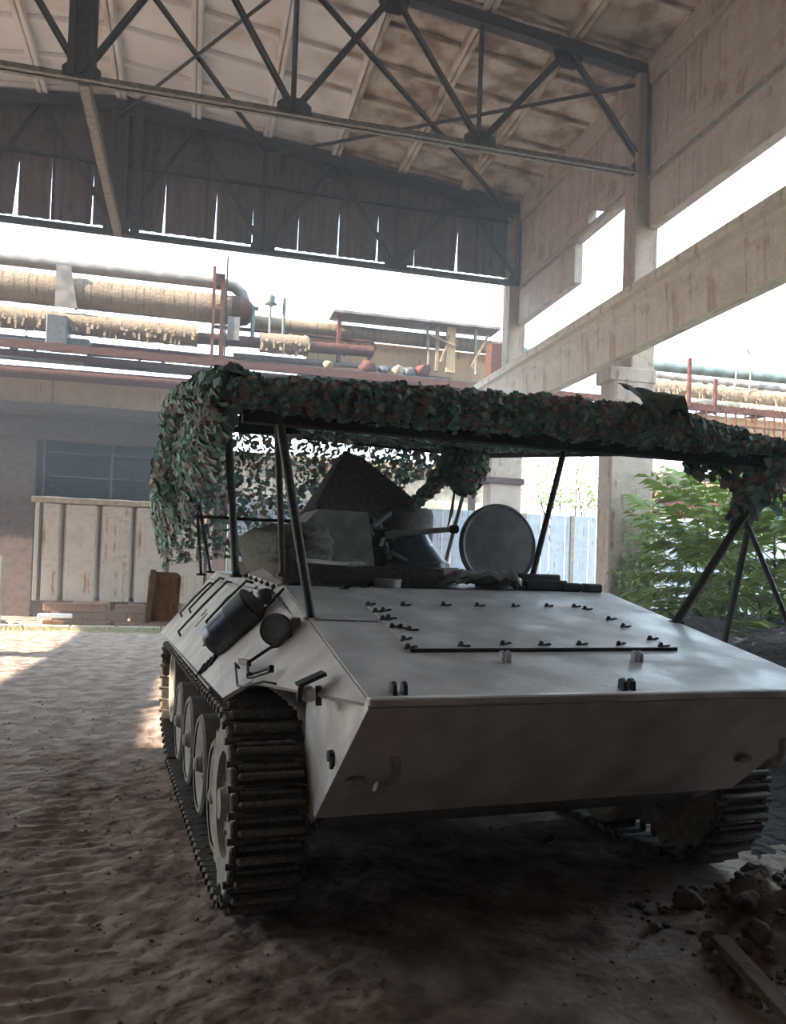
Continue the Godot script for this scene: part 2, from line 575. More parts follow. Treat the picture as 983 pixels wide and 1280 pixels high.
func build_trusses() -> void:
	truss(13.1, "nearer dark steel roof truss with pale bottom chord across the hall", true)
	truss(19.0, "farther dark steel roof truss against the corrugated end cladding", false)
	var b := MB.new()
	b.angle(W(-1.86, 8.97, 13.1), W(-1.86, 9.0, 19.0), 0.17, Vector3.UP, 0.0, 0.02)
	b.angle(W(-1.86, 8.97, 13.1), W(-1.86, 9.0, 19.0), 0.17, Vector3.UP, PI, 0.02)
	tag(put("tie_strut", b, mats.truss_pale), "pale steel strut running between the two trusses at mid span", "strut")
	var g := MB.new()
	g.box(W(-1.5, 10.5, 18.9), Vector3(0.2, 2.9, 0.14), Basis(), 0.01)
	tag(put("gable_post", g, mats.truss), "grey steel post standing on the farther truss beside the strut", "post")
	var names := ["thin roof brace running from the ridge down to the right", "thin roof brace running up to the left end of the ridge", "long thin roof brace crossing towards the far right corner", "long thin roof brace crossing back from the near right post"]
	var ends := [[-1.9, 13.1, 1.4, 19.0], [1.4, 13.1, -1.9, 19.0], [1.4, 13.1, 7.6, 19.0], [7.6, 13.1, 1.4, 19.0]]
	for i in 4:
		var e: Array = ends[i]
		var r := MB.new()
		var drop := 0.36 + 0.02 * i
		r.angle(W(e[0], roof_y(e[0]) - drop, e[1]), W(e[2], roof_y(e[2]) - drop, e[3]), 0.075, Vector3.UP, PI)
		tag(put("roof_brace", r, mats.truss), names[i], "brace", "roof braces")

func build_gable() -> void:
	var c := base("wall_far", W(RIDGE, 9.2, 19.3), "rusty corrugated cladding closing the far gable above open daylight", "wall", "", "structure")
	var xs := [-11.5, -10.5, -9.4, -8.3, -7.2, -6.1, -5.0, -4.0, -3.32, -2.44, -0.87, 0.28, 1.12, 2.2, 3.18, 4.15, 5.08, 6.2, 7.52]
	var gaps := {-4.0: 0.10, -3.32: 0.012, -2.44: 0.03, -0.87: 0.05, 0.28: 0.045, 1.12: 0.018, 2.2: 0.022, 3.18: 0.036, 4.15: 0.04, 5.08: 0.018, 6.2: 0.075, -5.0: 0.03, -7.2: 0.04}
	for i in xs.size() - 1:
		var x0: float = xs[i]
		var x1: float = xs[i + 1]
		var g: float = gaps.get(x1, 0.0)
		var n := int(round((x1 - x0) / 0.125)) * 2
		var b := MB.new()
		var low := PackedVector3Array()
		var mid := PackedVector3Array()
		var top := PackedVector3Array()
		for k in n + 1:
			var f := float(k) / n
			var zz := 19.26 + (0.03 if (k / 2) % 2 == 0 else 0.0) + 0.004 * (i % 3)
			low.push_back(W(lerpf(x0, x1 - g, f), 9.22 + 0.012 * sin(i * 7.0), zz))
			mid.push_back(W(lerpf(x0 - 0.003, x1 + 0.004, f), 10.5, zz))
			top.push_back(W(lerpf(x0 - 0.03, x1 + 0.03, f), roof_y(lerpf(x0, x1, f)) + 0.2, zz))
		for k in n:
			b.quad(low[k], low[k + 1], mid[k + 1], mid[k], Vector3.BACK)
			b.quad(mid[k], mid[k + 1], top[k + 1], top[k], Vector3.BACK)
		put("cladding_sheet", b, mats.cladding, c)
	for s in [-1.0, 1.0]:
		var vb := MB.new()
		vb.bar(W(RIDGE, roof_y(RIDGE) + 0.16, 19.2), W(RIDGE + s * 9.7, roof_y(RIDGE + 9.7) + 0.16, 19.2), 0.12, 0.42)
		put("verge_board", vb, mats.cladding, c)
	for y in [10.62]:
		var gt := MB.new()
		gt.angle(W(-11.5, y, 19.2), W(7.6, y, 19.2), 0.07 if y > 10.0 else 0.05)
		put("girt", gt, mats.truss, c)

func column(z: float, parent: Node3D, mirror := false) -> void:
	var sx := func(x: float) -> float: return 2.0 * RIDGE - x if mirror else x
	var lower := MB.new()
	lower.box(W(sx.call(7.58), 2.55, z + 0.24), Vector3(0.84, 5.3, 0.48), Basis(), 0.02)
	put("lower_shaft", lower, mats.column, parent)
	var cor := MB.new()
	cor.box(W(sx.call(7.54), 5.29, z + 0.24), Vector3(0.94, 0.26, 0.52), Basis(), 0.02)
	put("bearing_ledge", cor, mats.column, parent)
	var up := MB.new()
	up.box(W(sx.call(7.74), 8.1, z + 0.21), Vector3(0.46, 5.4, 0.42), Basis(), 0.02)
	put("upper_shaft", up, mats.column, parent)

func beam(z0: float, z1: float, parent: Node3D, mirror := false) -> void:
	var poly := [[7.19, 5.56], [7.41, 5.56], [7.41, 6.3], [7.58, 6.46], [7.58, 6.63], [7.06, 6.63], [7.06, 6.47], [7.13, 6.42], [7.15, 6.3]]
	var pts := []
	for p in poly:
		pts.append(W(2.0 * RIDGE - p[0] if mirror else p[0], p[1], (z0 + z1) * 0.5))
	var b := MB.new()
	b.plate(pts, z1 - z0 - 0.015)
	put("beam_length", b, mats.beam, parent)

func build_walls() -> void:
	var far := base("concrete_column", W(7.58, 0, 19.24), "farther concrete column at the far right corner, rust stained with a dark steel band", "column", "hall columns")
	column(19.0, far)
	var band := MB.new()
	band.box(W(7.55, 4.0, 19.22), Vector3(1.0, 0.16, 0.6), Basis(), 0.02)
	put("steel_band", band, mats.rust, far)
	var near := base("concrete_column", W(7.58, 0, 13.24), "nearer tall grey concrete column carrying the crane beam, shrubs at its foot", "column", "hall columns")
	column(13.0, near)
	var cb := base("crane_beam", W(7.3, 5.5, 5.0), "long stained concrete crane beam receding along the right of the hall", "beam")
	for s in [[13.02, 20.4], [7.2, 13.02], [1.2, 7.2], [-11.0, 1.2]]:
		beam(s[0], s[1], cb)
	var rail := MB.new()
	rail.box(W(7.32, 6.68, 4.7), Vector3(0.08, 0.09, 31.4), Basis(), 0.015)
	put("crane_rail", rail, mats.rust, cb)

	var r := base("wall_right", W(7.85, 5.0, 4.0), "weathered concrete panels above the open right side of the hall", "wall", "", "structure")
	var panel := func(y0: float, y1: float, z0: float, z1: float) -> void:
		var b := MB.new()
		b.box(W(7.86, (y0 + y1) * 0.5, (z0 + z1) * 0.5), Vector3(0.2, y1 - y0 - 0.012, z1 - z0 - 0.015), Basis(), 0.012)
		put("wall_panel", b, mats.wall_concrete, r)
	panel.call(7.97, 8.83, 15.9, 19.0)
	var pb := MB.new()
	pb.plate([W(7.86, 9.01, 13.0), W(7.86, 9.01, 14.7), W(7.86, 9.30, 15.32), W(7.86, 10.55, 15.32), W(7.86, 10.55, 13.0)], 0.2)
	put("wall_panel", pb, mats.wall_concrete, r)
	panel.call(8.84, 9.0, 13.4, 19.0)
	panel.call(9.01, 10.55, 15.33, 19.0)
	for k in 4:
		var z1 := 13.0 - 6.0 * k
		panel.call(7.96, 8.83, z1 - 6.0, z1)
		panel.call(8.84, 10.55, z1 - 6.0, z1)
	for k in 3:
		column(7.0 - 6.0 * k, r)
	var eave := MB.new()
	eave.box(W(7.84, 10.8, 4.2), Vector3(0.3, 0.46, 30.4), Basis(), 0.02)
	put("eave_beam", eave, mats.wall_concrete, r)
	var girt := MB.new()
	girt.angle(W(7.74, 8.90, -11.0), W(7.74, 8.90, 18.9), 0.10)
	put("girt", girt, mats.truss_pale, r)
	# unseen infill below the crane beam, added to darken the near hall
	for q in [[0.0, 1.9], [1.91, 3.8], [3.81, 5.5]]:
		var ib := MB.new()
		ib.box(W(7.6, (q[0] + q[1]) * 0.5, -3.6), Vector3(0.25, q[1] - q[0], 14.8))
		put("added_infill", ib, mats.brown_wall, r)
	panel.call(6.65, 7.95, -11.0, 1.0)

	# the left side, out of the picture: it mirrors the right one and lets the sun in below and above its beam
	var l := base("wall_left", W(-11.6, 0, 4.0), "concrete left side of the hall, open below and above its crane beam", "wall", "", "structure")
	var lp := func(y0: float, y1: float, z0: float, z1: float) -> void:
		var b := MB.new()
		b.box(W(-11.66, (y0 + y1) * 0.5, (z0 + z1) * 0.5), Vector3(0.2, y1 - y0 - 0.01, z1 - z0 - 0.01))
		put("wall_panel", b, mats.wall_concrete, l)
	for k in 6:
		column(19.0 - 6.0 * k, l, true)
	for k in 5:
		beam(13.0 - 6.0 * k, 19.0 - 6.0 * k, l, true)
		lp.call(7.95, 11.1, 13.0 - 6.0 * k, 19.0 - 6.0 * k)
	for q in [[0.0, 1.9], [1.91, 3.8], [3.81, 5.56]]:  # added out of view to block light and darken the near floor
		var ib := MB.new()
		ib.box(W(-11.3, (q[0] + q[1]) * 0.5, -2.8), Vector3(0.25, q[1] - q[0], 16.4))
		put("added_infill", ib, mats.brown_wall, l)
	lp.call(6.6, 7.95, 9.95, 19.0)
	lp.call(6.6, 7.95, -11.0, 5.0)
	var bk := MB.new()
	bk.box(W(RIDGE, 6.0, -11.1), Vector3(19.8, 12.4, 0.2))
	tag(put("wall_back", bk, mats.brown_wall), "closed end wall of the hall behind the camera", "wall", "", "structure")

# ---------------------------------------------------------------- the armoured carrier
# its own axes, seen from the bow: x across from the outer face of the left-hand track, z towards the rear
const MIDX := 1.96
var tank: Node3D
var TB: Basis

func glacis_y(z: float) -> float:
	return 1.146 + 0.163 * (z - 2.63)

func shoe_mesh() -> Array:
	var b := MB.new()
	b.col = Color(0.3, 0.29, 0.28)  # dark body: dirt, with the shade between bars put into the colour
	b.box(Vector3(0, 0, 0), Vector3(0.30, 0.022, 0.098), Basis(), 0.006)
	b.col = Color(1, 1, 1)  # pale bars: worn steel, with their highlight painted in too
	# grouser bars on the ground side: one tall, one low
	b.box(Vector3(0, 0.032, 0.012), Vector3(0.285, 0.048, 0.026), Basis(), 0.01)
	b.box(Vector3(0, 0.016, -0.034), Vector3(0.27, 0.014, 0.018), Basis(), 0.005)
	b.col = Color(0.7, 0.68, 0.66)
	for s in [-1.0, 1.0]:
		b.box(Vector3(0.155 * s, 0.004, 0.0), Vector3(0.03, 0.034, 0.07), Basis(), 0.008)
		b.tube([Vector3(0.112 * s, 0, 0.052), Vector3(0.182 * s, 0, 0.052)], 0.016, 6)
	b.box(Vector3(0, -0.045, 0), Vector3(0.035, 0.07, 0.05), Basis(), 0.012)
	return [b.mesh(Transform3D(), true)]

# the loop that the track follows, as points and outward directions (in z, y)
func track_loop() -> Array:
	var F := Vector2(3.84, 0.50)
	var rf := 0.43
	var R := Vector2(7.34, 0.56)
	var rr := 0.36
	var W0 := Vector2(4.48, 0.36)
	var W5 := Vector2(6.72, 0.36)
	var pts := []
	var arc := func(c: Vector2, r: float, a0: float, a1: float, k: int) -> void:
		for i in k + 1:
			var a := deg_to_rad(lerpf(a0, a1, float(i) / k))
			pts.append(c + Vector2(cos(a), sin(a)) * r)
	arc.call(F, rf, 92.0, 262.0, 40)
	pts.append(W0 + Vector2(0, -0.325))
	pts.append(W5 + Vector2(0, -0.325))
	arc.call(R, rr, -62.0, 88.0, 30)
	pts.append(Vector2(6.4, 0.925))
	pts.append(Vector2(5.2, 0.92))
	pts.append(pts[0])
	var out := []
	var pitch := 0.108
	var left := 0.0
	for i in pts.size() - 1:
		var a: Vector2 = pts[i]
		var b: Vector2 = pts[i + 1]
		var l := a.distance_to(b)
		while left < l:
			out.append([a.lerp(b, left / l), (b - a).normalized()])
			left += pitch
		left -= l
	return out

func running_gear(x0: float, s: float) -> void:
	# x0: outer face of the track; s: +1 where the hull lies towards larger x
	var xm := x0 + s * 0.18
	var tr := Node3D.new()
	tr.name = "track"
	tank.add_child(tr, true)
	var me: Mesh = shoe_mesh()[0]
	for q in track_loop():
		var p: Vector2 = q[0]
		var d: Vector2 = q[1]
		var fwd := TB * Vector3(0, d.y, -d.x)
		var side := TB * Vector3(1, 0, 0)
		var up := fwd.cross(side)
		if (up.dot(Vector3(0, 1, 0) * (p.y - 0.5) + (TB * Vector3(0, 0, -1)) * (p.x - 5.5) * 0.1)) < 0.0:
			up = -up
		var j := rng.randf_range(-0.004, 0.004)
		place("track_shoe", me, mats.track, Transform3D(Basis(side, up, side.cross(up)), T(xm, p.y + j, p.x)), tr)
	# dished road wheels on their hubs
	var ax := TB * Vector3(-s, 0, 0)
	for k in 4:
		var z := 4.50 + 0.74 * k
		var o := T(x0 + s * 0.17, 0.36, z)
		var w := Node3D.new()
		w.name = "road_wheel"
		w.transform = world_of(tank).affine_inverse() * Transform3D(TB, o)
		tank.add_child(w, true)
		var disc := MB.new()
		disc.lathe(o, ax, [Vector2(0, 0.085), Vector2(0.05, 0.085), Vector2(0.06, 0.05), Vector2(0.12, 0.03), Vector2(0.235, 0.075), Vector2(0.27, 0.075), Vector2(0.27, -0.16), Vector2(0.1, -0.12), Vector2(0, -0.05)], 28)
		put("disc", disc, mats.wheel, w)
		var tyre := MB.new()
		tyre.lathe(o, ax, [Vector2(0.262, 0.085), Vector2(0.292, 0.086), Vector2(0.308, 0.07), Vector2(0.308, -0.155), Vector2(0.29, -0.17), Vector2(0.262, -0.17)], 32)
		put("tyre", tyre, mats.rubber, w)
		var hub := MB.new()
		hub.lathe(o, ax, [Vector2(0.045, 0.07), Vector2(0.045, 0.1), Vector2(0.03, 0.112), Vector2(0, 0.112)], 14)
		for i in 6:
			var a := TAU * i / 6.0
			var e := TB * Vector3(0, cos(a), sin(a))
			var bo := MB.new()
			bo.tube([o + e * 0.085 + ax * 0.03, o + e * 0.085 + ax * 0.062], 0.011, 6)
			put("bolt", bo, mats.wheel, w)
		put("hub_cap", hub, mats.wheel, w)
	# toothed drive sprocket at the bow, caked with pale dust
	var so := T(x0 + s * 0.18, 0.50, 3.84)
	var sp := Node3D.new()
	sp.name = "drive_sprocket"
	sp.transform = world_of(tank).affine_inverse() * Transform3D(TB, so)
	tank.add_child(sp, true)
	for f in [0.125, -0.1]:
		var ring := MB.new()
		ring.lathe(so + ax * f, ax, [Vector2(0.24, 0.014), Vector2(0.375, 0.014), Vector2(0.375, -0.014), Vector2(0.24, -0.014), Vector2(0.24, 0.014)], 32)
		for i in 15:
			var a := TAU * i / 15.0
			var e := TB * Vector3(0, cos(a), sin(a))
			var g := TB * Vector3(0, -sin(a), cos(a))
			var c: Vector3 = so + ax * f
			ring.plate([c + e * 0.37 + g * 0.045, c + e * 0.415 + g * 0.018, c + e * 0.415 - g * 0.018, c + e * 0.37 - g * 0.045], 0.028)
		put("toothed_ring", ring, mats.wheel, sp)
	var dish := MB.new()
	dish.lathe(so, ax, [Vector2(0, 0.16), Vector2(0.07, 0.16), Vector2(0.085, 0.11), Vector2(0.17, 0.085), Vector2(0.26, 0.115), Vector2(0.28, 0.1), Vector2(0.28, -0.1), Vector2(0, -0.1)], 28)
	for i in 10:
		var a := TAU * i / 10.0
		var e := TB * Vector3(0, cos(a), sin(a))
		dish.tube([so + e * 0.225 + ax * 0.08, so + e * 0.225 + ax * 0.112], 0.014, 6)
	put("dish", dish, mats.wheel, sp)
	var io := T(x0 + s * 0.17, 0.56, 7.34)
	var id := MB.new()
	id.lathe(io, ax, [Vector2(0, 0.07), Vector2(0.07, 0.07), Vector2(0.08, 0.03), Vector2(0.24, 0.05), Vector2(0.26, 0.09), Vector2(0.32, 0.09), Vector2(0.32, -0.09), Vector2(0, -0.05)], 28)
	put("idler_wheel", id, mats.wheel, tank)

func mir(x: float) -> float:
	return 2.0 * MIDX - x

func bolt_row(parent: Node3D, pts: Array, up: Vector3) -> void:
	for p in pts:
		var b := MB.new()
		b.lathe(p, up, [Vector2(0.012, 0), Vector2(0.012, 0.012), Vector2(0, 0.014)], 6)
		put("bolt", b, mats.black_steel, parent)

func G(x: float, z: float, lift := 0.0) -> Vector3:
	return T(x, glacis_y(z) + lift, z)

func build_hull() -> void:
	TB = Basis(Vector3.UP, 0.09926)
	tank = base("armoured_carrier", T(MIDX, 0, 5.3), "grey tracked armoured carrier with long sloping bow plate parked under a camouflage canopy", "armoured vehicle", "", "", TB)
	var nu := (TB * Vector3(0, 1, 0.163)).normalized()
	# bow plate
	var A := T(0.88, 1.146, 2.63)
	var Bq := T(1.02, 1.49, 4.75)
	var C := T(2.99, 1.146, 2.63)
	var D := T(3.31, 1.50, 4.80)
	var b := MB.new()
	b.plate([A, C, D, Bq], 0.03)
	put("bow_plate", b, mats.paint, tank)
	# roof
	var Gl := T(1.0, 1.55, 7.75)
	var Gr := T(3.28, 1.56, 7.75)
	b = MB.new()
	b.plate([Bq, D, Gr], 0.03)
	b.plate([Bq, Gr, Gl], 0.03)
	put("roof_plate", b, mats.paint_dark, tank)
	# sloping side plates
	var E := T(0.56, 0.985, 3.85)
	var F := T(0.53, 0.975, 7.78)
	b = MB.new()
	b.plate([A, T(0.687, 1.08, 3.666), T(0.667, 1.071, 3.757), E, Bq], 0.02)
	b.plate([E, F, Gl], 0.02)
	b.plate([E, Gl, Bq], 0.02)
	put("side_plate", b, mats.paint_side, tank)
	b = MB.new()
	var E2 := T(3.44, 0.985, 3.85)
	var F2 := T(3.46, 0.975, 7.78)
	b.plate([C, T(3.22, 1.08, 3.666), E2, D], 0.02)
	b.plate([E2, F2, Gr], 0.02)
	b.plate([E2, Gr, D], 0.02)
	put("side_plate", b, mats.paint_side, tank)
	# shelf over the tracks and the tub between them
	b = MB.new()
	for q in [[0.88, 0.53, 1.0], [3.04, 3.44, -1.0]]:
		b.plate([T(q[0], 0.99, 4.2), T(q[1], 0.985, 4.2), T(q[1], 0.985, 7.78), T(q[0], 0.99, 7.78)], 0.012)
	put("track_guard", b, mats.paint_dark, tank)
	b = MB.new()
	var sec := [[2.66, 1.12], [3.27, 0.60], [3.62, 0.42], [7.4, 0.42], [7.75, 0.7], [7.75, 1.5], [4.7, 1.46]]
	var pts := []
	for q in sec:
		pts.append(T(1.935, q[1], q[0]))
	b.plate(pts, 2.0)
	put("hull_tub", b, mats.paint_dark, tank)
	# the pale nose cheeks beside the tub
	for q in [0.885, 2.985]:
		b = MB.new()
		b.plate([T(q, 1.14, 2.64), T(q, 0.60, 3.27), T(q, 0.45, 3.55), T(q, 1.06, 3.5)], 0.03)
		put("nose_cheek", b, mats.paint_side, tank)
	b = MB.new()
	b.plate([T(0.935, 0.45, 3.5), T(0.935, 0.45, 7.7), T(0.935, 1.0, 7.7), T(0.935, 1.0, 4.4), T(0.935, 1.06, 3.5)], 0.01)
	b.plate([T(2.97, 0.45, 3.5), T(2.97, 0.45, 7.7), T(2.97, 1.0, 7.7), T(2.97, 1.0, 4.4), T(2.97, 1.06, 3.5)], 0.01)
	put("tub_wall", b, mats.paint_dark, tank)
	# black board folded down over the nose
	var down := (T(1, 0.60, 3.27) - T(1, 1.146, 2.63)).normalized()
	var outn := (TB * Vector3(0, -0.64, 0.546)).normalized()
	b = MB.new()
	var t0 := T(0.86, 1.155, 2.615)
	var t1 := T(3.0, 1.155, 2.615)
	b.plate([t0, t1, t1 + down * 0.86, t0 + down * 0.86], 0.035)
	var tv := put("trim_board", b, mats.paint, tank)
	b = MB.new()
	b.bar(t0 + Vector3(0, 0.008, 0), t1 + Vector3(0, 0.008, 0), 0.05, 0.03, Vector3.UP, 0.006)
	put("edge_strip", b, mats.paint, tv)
	# hinge lugs in pairs along the top edge and on the deck
	for x in [0.985, 1.025, 1.945, 1.985, 2.9, 2.94]:
		b = MB.new()
		b.plate([G(x, 2.685), G(x, 2.73), G(x, 2.725, 0.05), G(x, 2.708, 0.06), G(x, 2.69, 0.05)], 0.016)
		put("hinge_lug", b, mats.black_steel, tank)
	for x in [1.615, 1.645, 2.285, 2.315]:
		b = MB.new()
		b.plate([G(x, 3.08), G(x, 3.12), G(x, 3.115, 0.055), G(x, 3.10, 0.066), G(x, 3.085, 0.055)], 0.013)
		put("hinge_lug", b, mats.gun_steel, tank)
	# engine cover: a thin raised plate with a dark seam and its clamps
	b = MB.new()
	b.plate([G(1.27, 3.275, 0.016), G(2.66, 3.30, 0.016), G(2.74, 4.26, 0.016), G(1.36, 4.2, 0.016)], 0.014)
	var cov := put("engine_cover", b, mats.paint, tank)
	b = MB.new()
	b.bar(G(1.26, 3.262, 0.022), G(2.67, 3.287, 0.022), 0.014, 0.018)
	put("front_seam", b, mats.black_steel, cov)
	for q in [[1.27, 3.3], [1.54, 3.33], [1.76, 3.36], [1.96, 3.35], [2.17, 3.36], [2.39, 3.36], [2.62, 3.33], [1.37, 4.19], [1.58, 4.2], [1.83, 4.22], [2.04, 4.22], [2.27, 4.22], [2.51, 4.25], [2.70, 4.25], [2.74, 4.19], [2.72, 3.92], [2.69, 3.74], [2.66, 3.47], [1.38, 3.87], [1.34, 3.84], [1.33, 3.68], [1.37, 3.66], [1.30, 3.44], [1.36, 4.02], [1.41, 4.05], [1.51, 4.72], [1.36, 4.66], [1.40, 3.62]]:
		b = MB.new()
		var c := G(q[0], q[1], 0.025)
		var yaw := rng.randf_range(-0.5, 0.5)
		var bb := Basis(nu, yaw) * TB
		b.box(c, Vector3(0.055, 0.012, 0.018), bb, 0.004)
		b.lathe(c + bb * Vector3(-0.012, 0, 0), nu, [Vector2(0.011, 0), Vector2(0.011, 0.016), Vector2(0.006, 0.02), Vector2(0, 0.02)], 8)
		b.box(c + bb * Vector3(0.026, 0.004, 0.01), Vector3(0.015, 0.01, 0.022), bb, 0.004)
		put("clamp", b, mats.black_steel, cov)
	# weld seam across the bow plate
	b = MB.new()
	b.bar(G(0.98, 3.86, 0.012), G(1.3, 3.83, 0.012), 0.016, 0.014)
	put("weld_seam", b, mats.paint_dark, tank)
	b = MB.new()
	b.bar(G(1.12, 4.2, 0.012), G(1.3, 3.3, 0.012), 0.012, 0.01)
	put("weld_seam", b, mats.paint, tank)
	# tow eyes on the nose, paint scuffed to bare metal
	for x in [1.03, 2.9]:
		var c := T(x, 0.86, 2.93)
		b = MB.new()
		var path := []
		for i in 11:
			var a := deg_to_rad(-120.0 + 240.0 * i / 10.0)
			path.append(c + TB * Vector3(0.055 * cos(a) - 0.01, 0.075 * sin(a), 0.05) + outn * -0.01)
		b.tube(path, 0.021, 8)
		put("tow_eye", b, mats.scuffed, tank)
		b = MB.new()
		b.box(T(x - 0.085, 0.80, 2.99), Vector3(0.07, 0.03, 0.06), TB, 0.01)
		put("tow_pin", b, mats.scuffed, tank)
	running_gear(0.53, 1.0)
	running_gear(3.40, -1.0)

func side_pt(y: float, z: float, out := 0.0) -> Vector3:
	# a point on the left-hand side plate at height y, out metres away from it
	var f := (y - 0.985) / 0.555
	var zz := clampf((z - 3.85) / 3.9, 0.0, 1.0)
	var lo := lerpf(0.56, 0.53, zz)
	var hi := lerpf(1.05, 1.0, zz)
	return T(lerpf(lo, hi, f) - out * 0.77, y + out * 0.64, z)

func build_side_fittings() -> void:
	var b: MB
	# headlamp on a bracket
	var lampdir := (TB * Vector3(-0.12, 0.02, 1)).normalized()
	var lo := T(0.803, 1.309, 3.9)
	var hl := Node3D.new()
	hl.name = "headlamp"
	hl.position = world_of(tank).affine_inverse() * lo
	tank.add_child(hl, true)
	b = MB.new()
	b.lathe(lo, lampdir, [Vector2(0, -0.11), Vector2(0.045, -0.105), Vector2(0.072, -0.05), Vector2(0.08, 0.0), Vector2(0.08, 0.03), Vector2(0.071, 0.03), Vector2(0.071, 0.01)], 28)
	put("lamp_housing", b, mats.black_steel, hl)
	b = MB.new()
	b.lathe(lo, lampdir, [Vector2(0.072, 0.01), Vector2(0.045, 0.02), Vector2(0, 0.025)], 28)
	put("lens", b, mats.glass_lamp, hl)
	b = MB.new()
	b.box(lo + TB * Vector3(0.10, 0.0, -0.03), Vector3(0.05, 0.12, 0.05), TB, 0.008)
	b.box(lo + TB * Vector3(0.12, -0.09, -0.02), Vector3(0.06, 0.1, 0.06), TB, 0.012)
	b.tube([lo + TB * Vector3(0.02, -0.09, 0.0), lo + TB * Vector3(0.06, -0.13, 0.01), lo + TB * Vector3(0.12, -0.15, 0.0)], 0.016, 8)
	put("lamp_bracket", b, mats.paint_dark, hl)
	b = MB.new()
	b.plate([lo + TB * Vector3(0.03, -0.10, 0.03), lo + TB * Vector3(0.09, -0.07, 0.03), lo + TB * Vector3(0.08, -0.12, 0.03), lo + TB * Vector3(0.045, -0.125, 0.03)], 0.01)
	put("reflector_plate", b, mats.paint_side, hl)
	# dark ribbed silencer drum lying on the side plate
	var d0 := side_pt(1.10, 4.72, 0.07)
	var d1 := side_pt(1.37, 4.58, 0.07)
	var ax := (d1 - d0).normalized()
	var L := d0.distance_to(d1)
	b = MB.new()
	b.lathe(d0, ax, [Vector2(0, 0), Vector2(0.08, 0.01), Vector2(0.105, 0.04), Vector2(0.112, 0.08), Vector2(0.112, L * 0.55)], 26)
	var drum := put("silencer_drum", b, mats.blue_steel, tank)
	b = MB.new()
	var prof := [Vector2(0.112, L * 0.55)]
	for i in 7:
		var h := L * (0.56 + 0.05 * i)
		prof.append(Vector2(0.118, h))
		prof.append(Vector2(0.118, h + 0.02))
		prof.append(Vector2(0.104, h + 0.024))
		prof.append(Vector2(0.104, h + L * 0.05 - 0.002))
	prof.append(Vector2(0.12, L * 0.94))
	prof.append(Vector2(0, L * 0.95))
	b.lathe(d0, ax, prof, 24)
	put("ribbed_cover", b, mats.black_steel, drum)
	for i in 5:
		b = MB.new()
		var p := d0.lerp(d1, 0.02 + 0.07 * i)
		var q := p + TB * Vector3(-0.10, -0.15, 0.01 * i)
		b.bar(p + TB * Vector3(-0.03, -0.10, 0), q + TB * Vector3(0.02, -0.03 - 0.02 * (i % 2), 0), 0.022, 0.012, Vector3.BACK)
		put("strap_end", b, mats.black_steel, drum)
	# small round cap above the drum
	var cp := side_pt(1.42, 4.75, 0.03)
	b = MB.new()
	b.blob(cp, TB, Vector3(0.06, 0.05, 0.06), func(_d: Vector3) -> float: return 1.0, 14, 8)
	b.box(cp + TB * Vector3(0.05, -0.02, 0.02), Vector3(0.07, 0.05, 0.05), TB, 0.01)
	put("filler_cap", b, mats.black_steel, tank)
	# hooks and clips on the side plate
	for q in [[1.45, 5.35, 0], [1.41, 5.0, 1], [1.45, 4.85, 0], [1.42, 4.6, 1], [1.46, 4.6, 0], [1.15, 5.6, 0], [1.13, 5.45, 0], [1.11, 5.3, 0], [1.22, 6.2, 1], [1.24, 6.35, 0], [1.36, 6.0, 1], [1.28, 5.9, 1]]:
		b = MB.new()
		var p := side_pt(q[0], q[1], 0.012)
		var u := (side_pt(q[0] + 0.06, q[1]) - side_pt(q[0] - 0.06, q[1])).normalized()
		b.bar(p - u * 0.035, p + u * 0.035, 0.022, 0.016, TB * Vector3(-0.77, 0.64, 0), 0.004)
		if q[2] == 1:
			b.bar(p - u * 0.1, p - u * 0.03, 0.012, 0.012, TB * Vector3(-0.77, 0.64, 0))
		put("clip", b, mats.black_steel, tank)
	# grab bars: bent rods standing off the plate
	for q in [[1.18, 1.5, 5.75], [1.12, 1.35, 5.15], [1.05, 1.48, 6.5], [1.2, 1.5, 7.0], [1.15, 1.45, 7.3]]:
		b = MB.new()
		b.tube([side_pt(q[0], q[2]), side_pt(q[0] + 0.015, q[2], 0.045), side_pt((q[0] + q[1]) * 0.5, q[2] - 0.05, 0.05), side_pt(q[1] - 0.015, q[2] - 0.1, 0.045), side_pt(q[1], q[2] - 0.1)], 0.011, 6)
		put("grab_bar", b, mats.black_steel, tank)
	# bent wire guard below the lamp
	b = MB.new()
	b.tube([T(0.66, 1.10, 4.05), T(0.631, 1.133, 4.019), T(0.595, 1.069, 3.701), T(0.614, 1.077, 3.618), T(0.673, 1.116, 3.483), T(0.72, 1.11, 3.45)], 0.006, 6)
	b.tube([T(0.665, 1.149, 3.877), T(0.765, 1.232, 3.812), T(0.80, 1.24, 3.80)], 0.009, 6)
	b.tube([T(0.665, 1.149, 3.877), T(0.65, 1.123, 3.756), T(0.645, 1.109, 3.663)], 0.008, 6)
	b.tube([T(0.653, 1.121, 3.71), T(0.714, 1.162, 3.578), T(0.725, 1.155, 3.56)], 0.009, 6)
	b.tube([T(0.645, 1.109, 3.663), T(0.704, 1.149, 3.541)], 0.007, 6)
	b.bar(T(0.648, 1.145, 3.983), T(0.672, 1.15, 3.86), 0.02, 0.03)
	b.box(T(0.648, 1.115, 3.70), Vector3(0.03, 0.03, 0.03), TB, 0.006)
	b.box(T(0.72, 1.16, 3.57), Vector3(0.025, 0.035, 0.03), TB, 0.006)
	put("wire_guard", b, mats.black_steel, tank)
	b = MB.new()
	b.bar(T(0.885, 1.268, 3.8), T(0.668, 1.078, 3.74), 0.012, 0.012)
	put("weld_seam", b, mats.paint_dark, tank)
	# corner marker lamp: small box on an arm near the bow
	var mk := Node3D.new()
	mk.name = "marker_lamp"
	var mo := T(0.765, 1.125, 3.06)
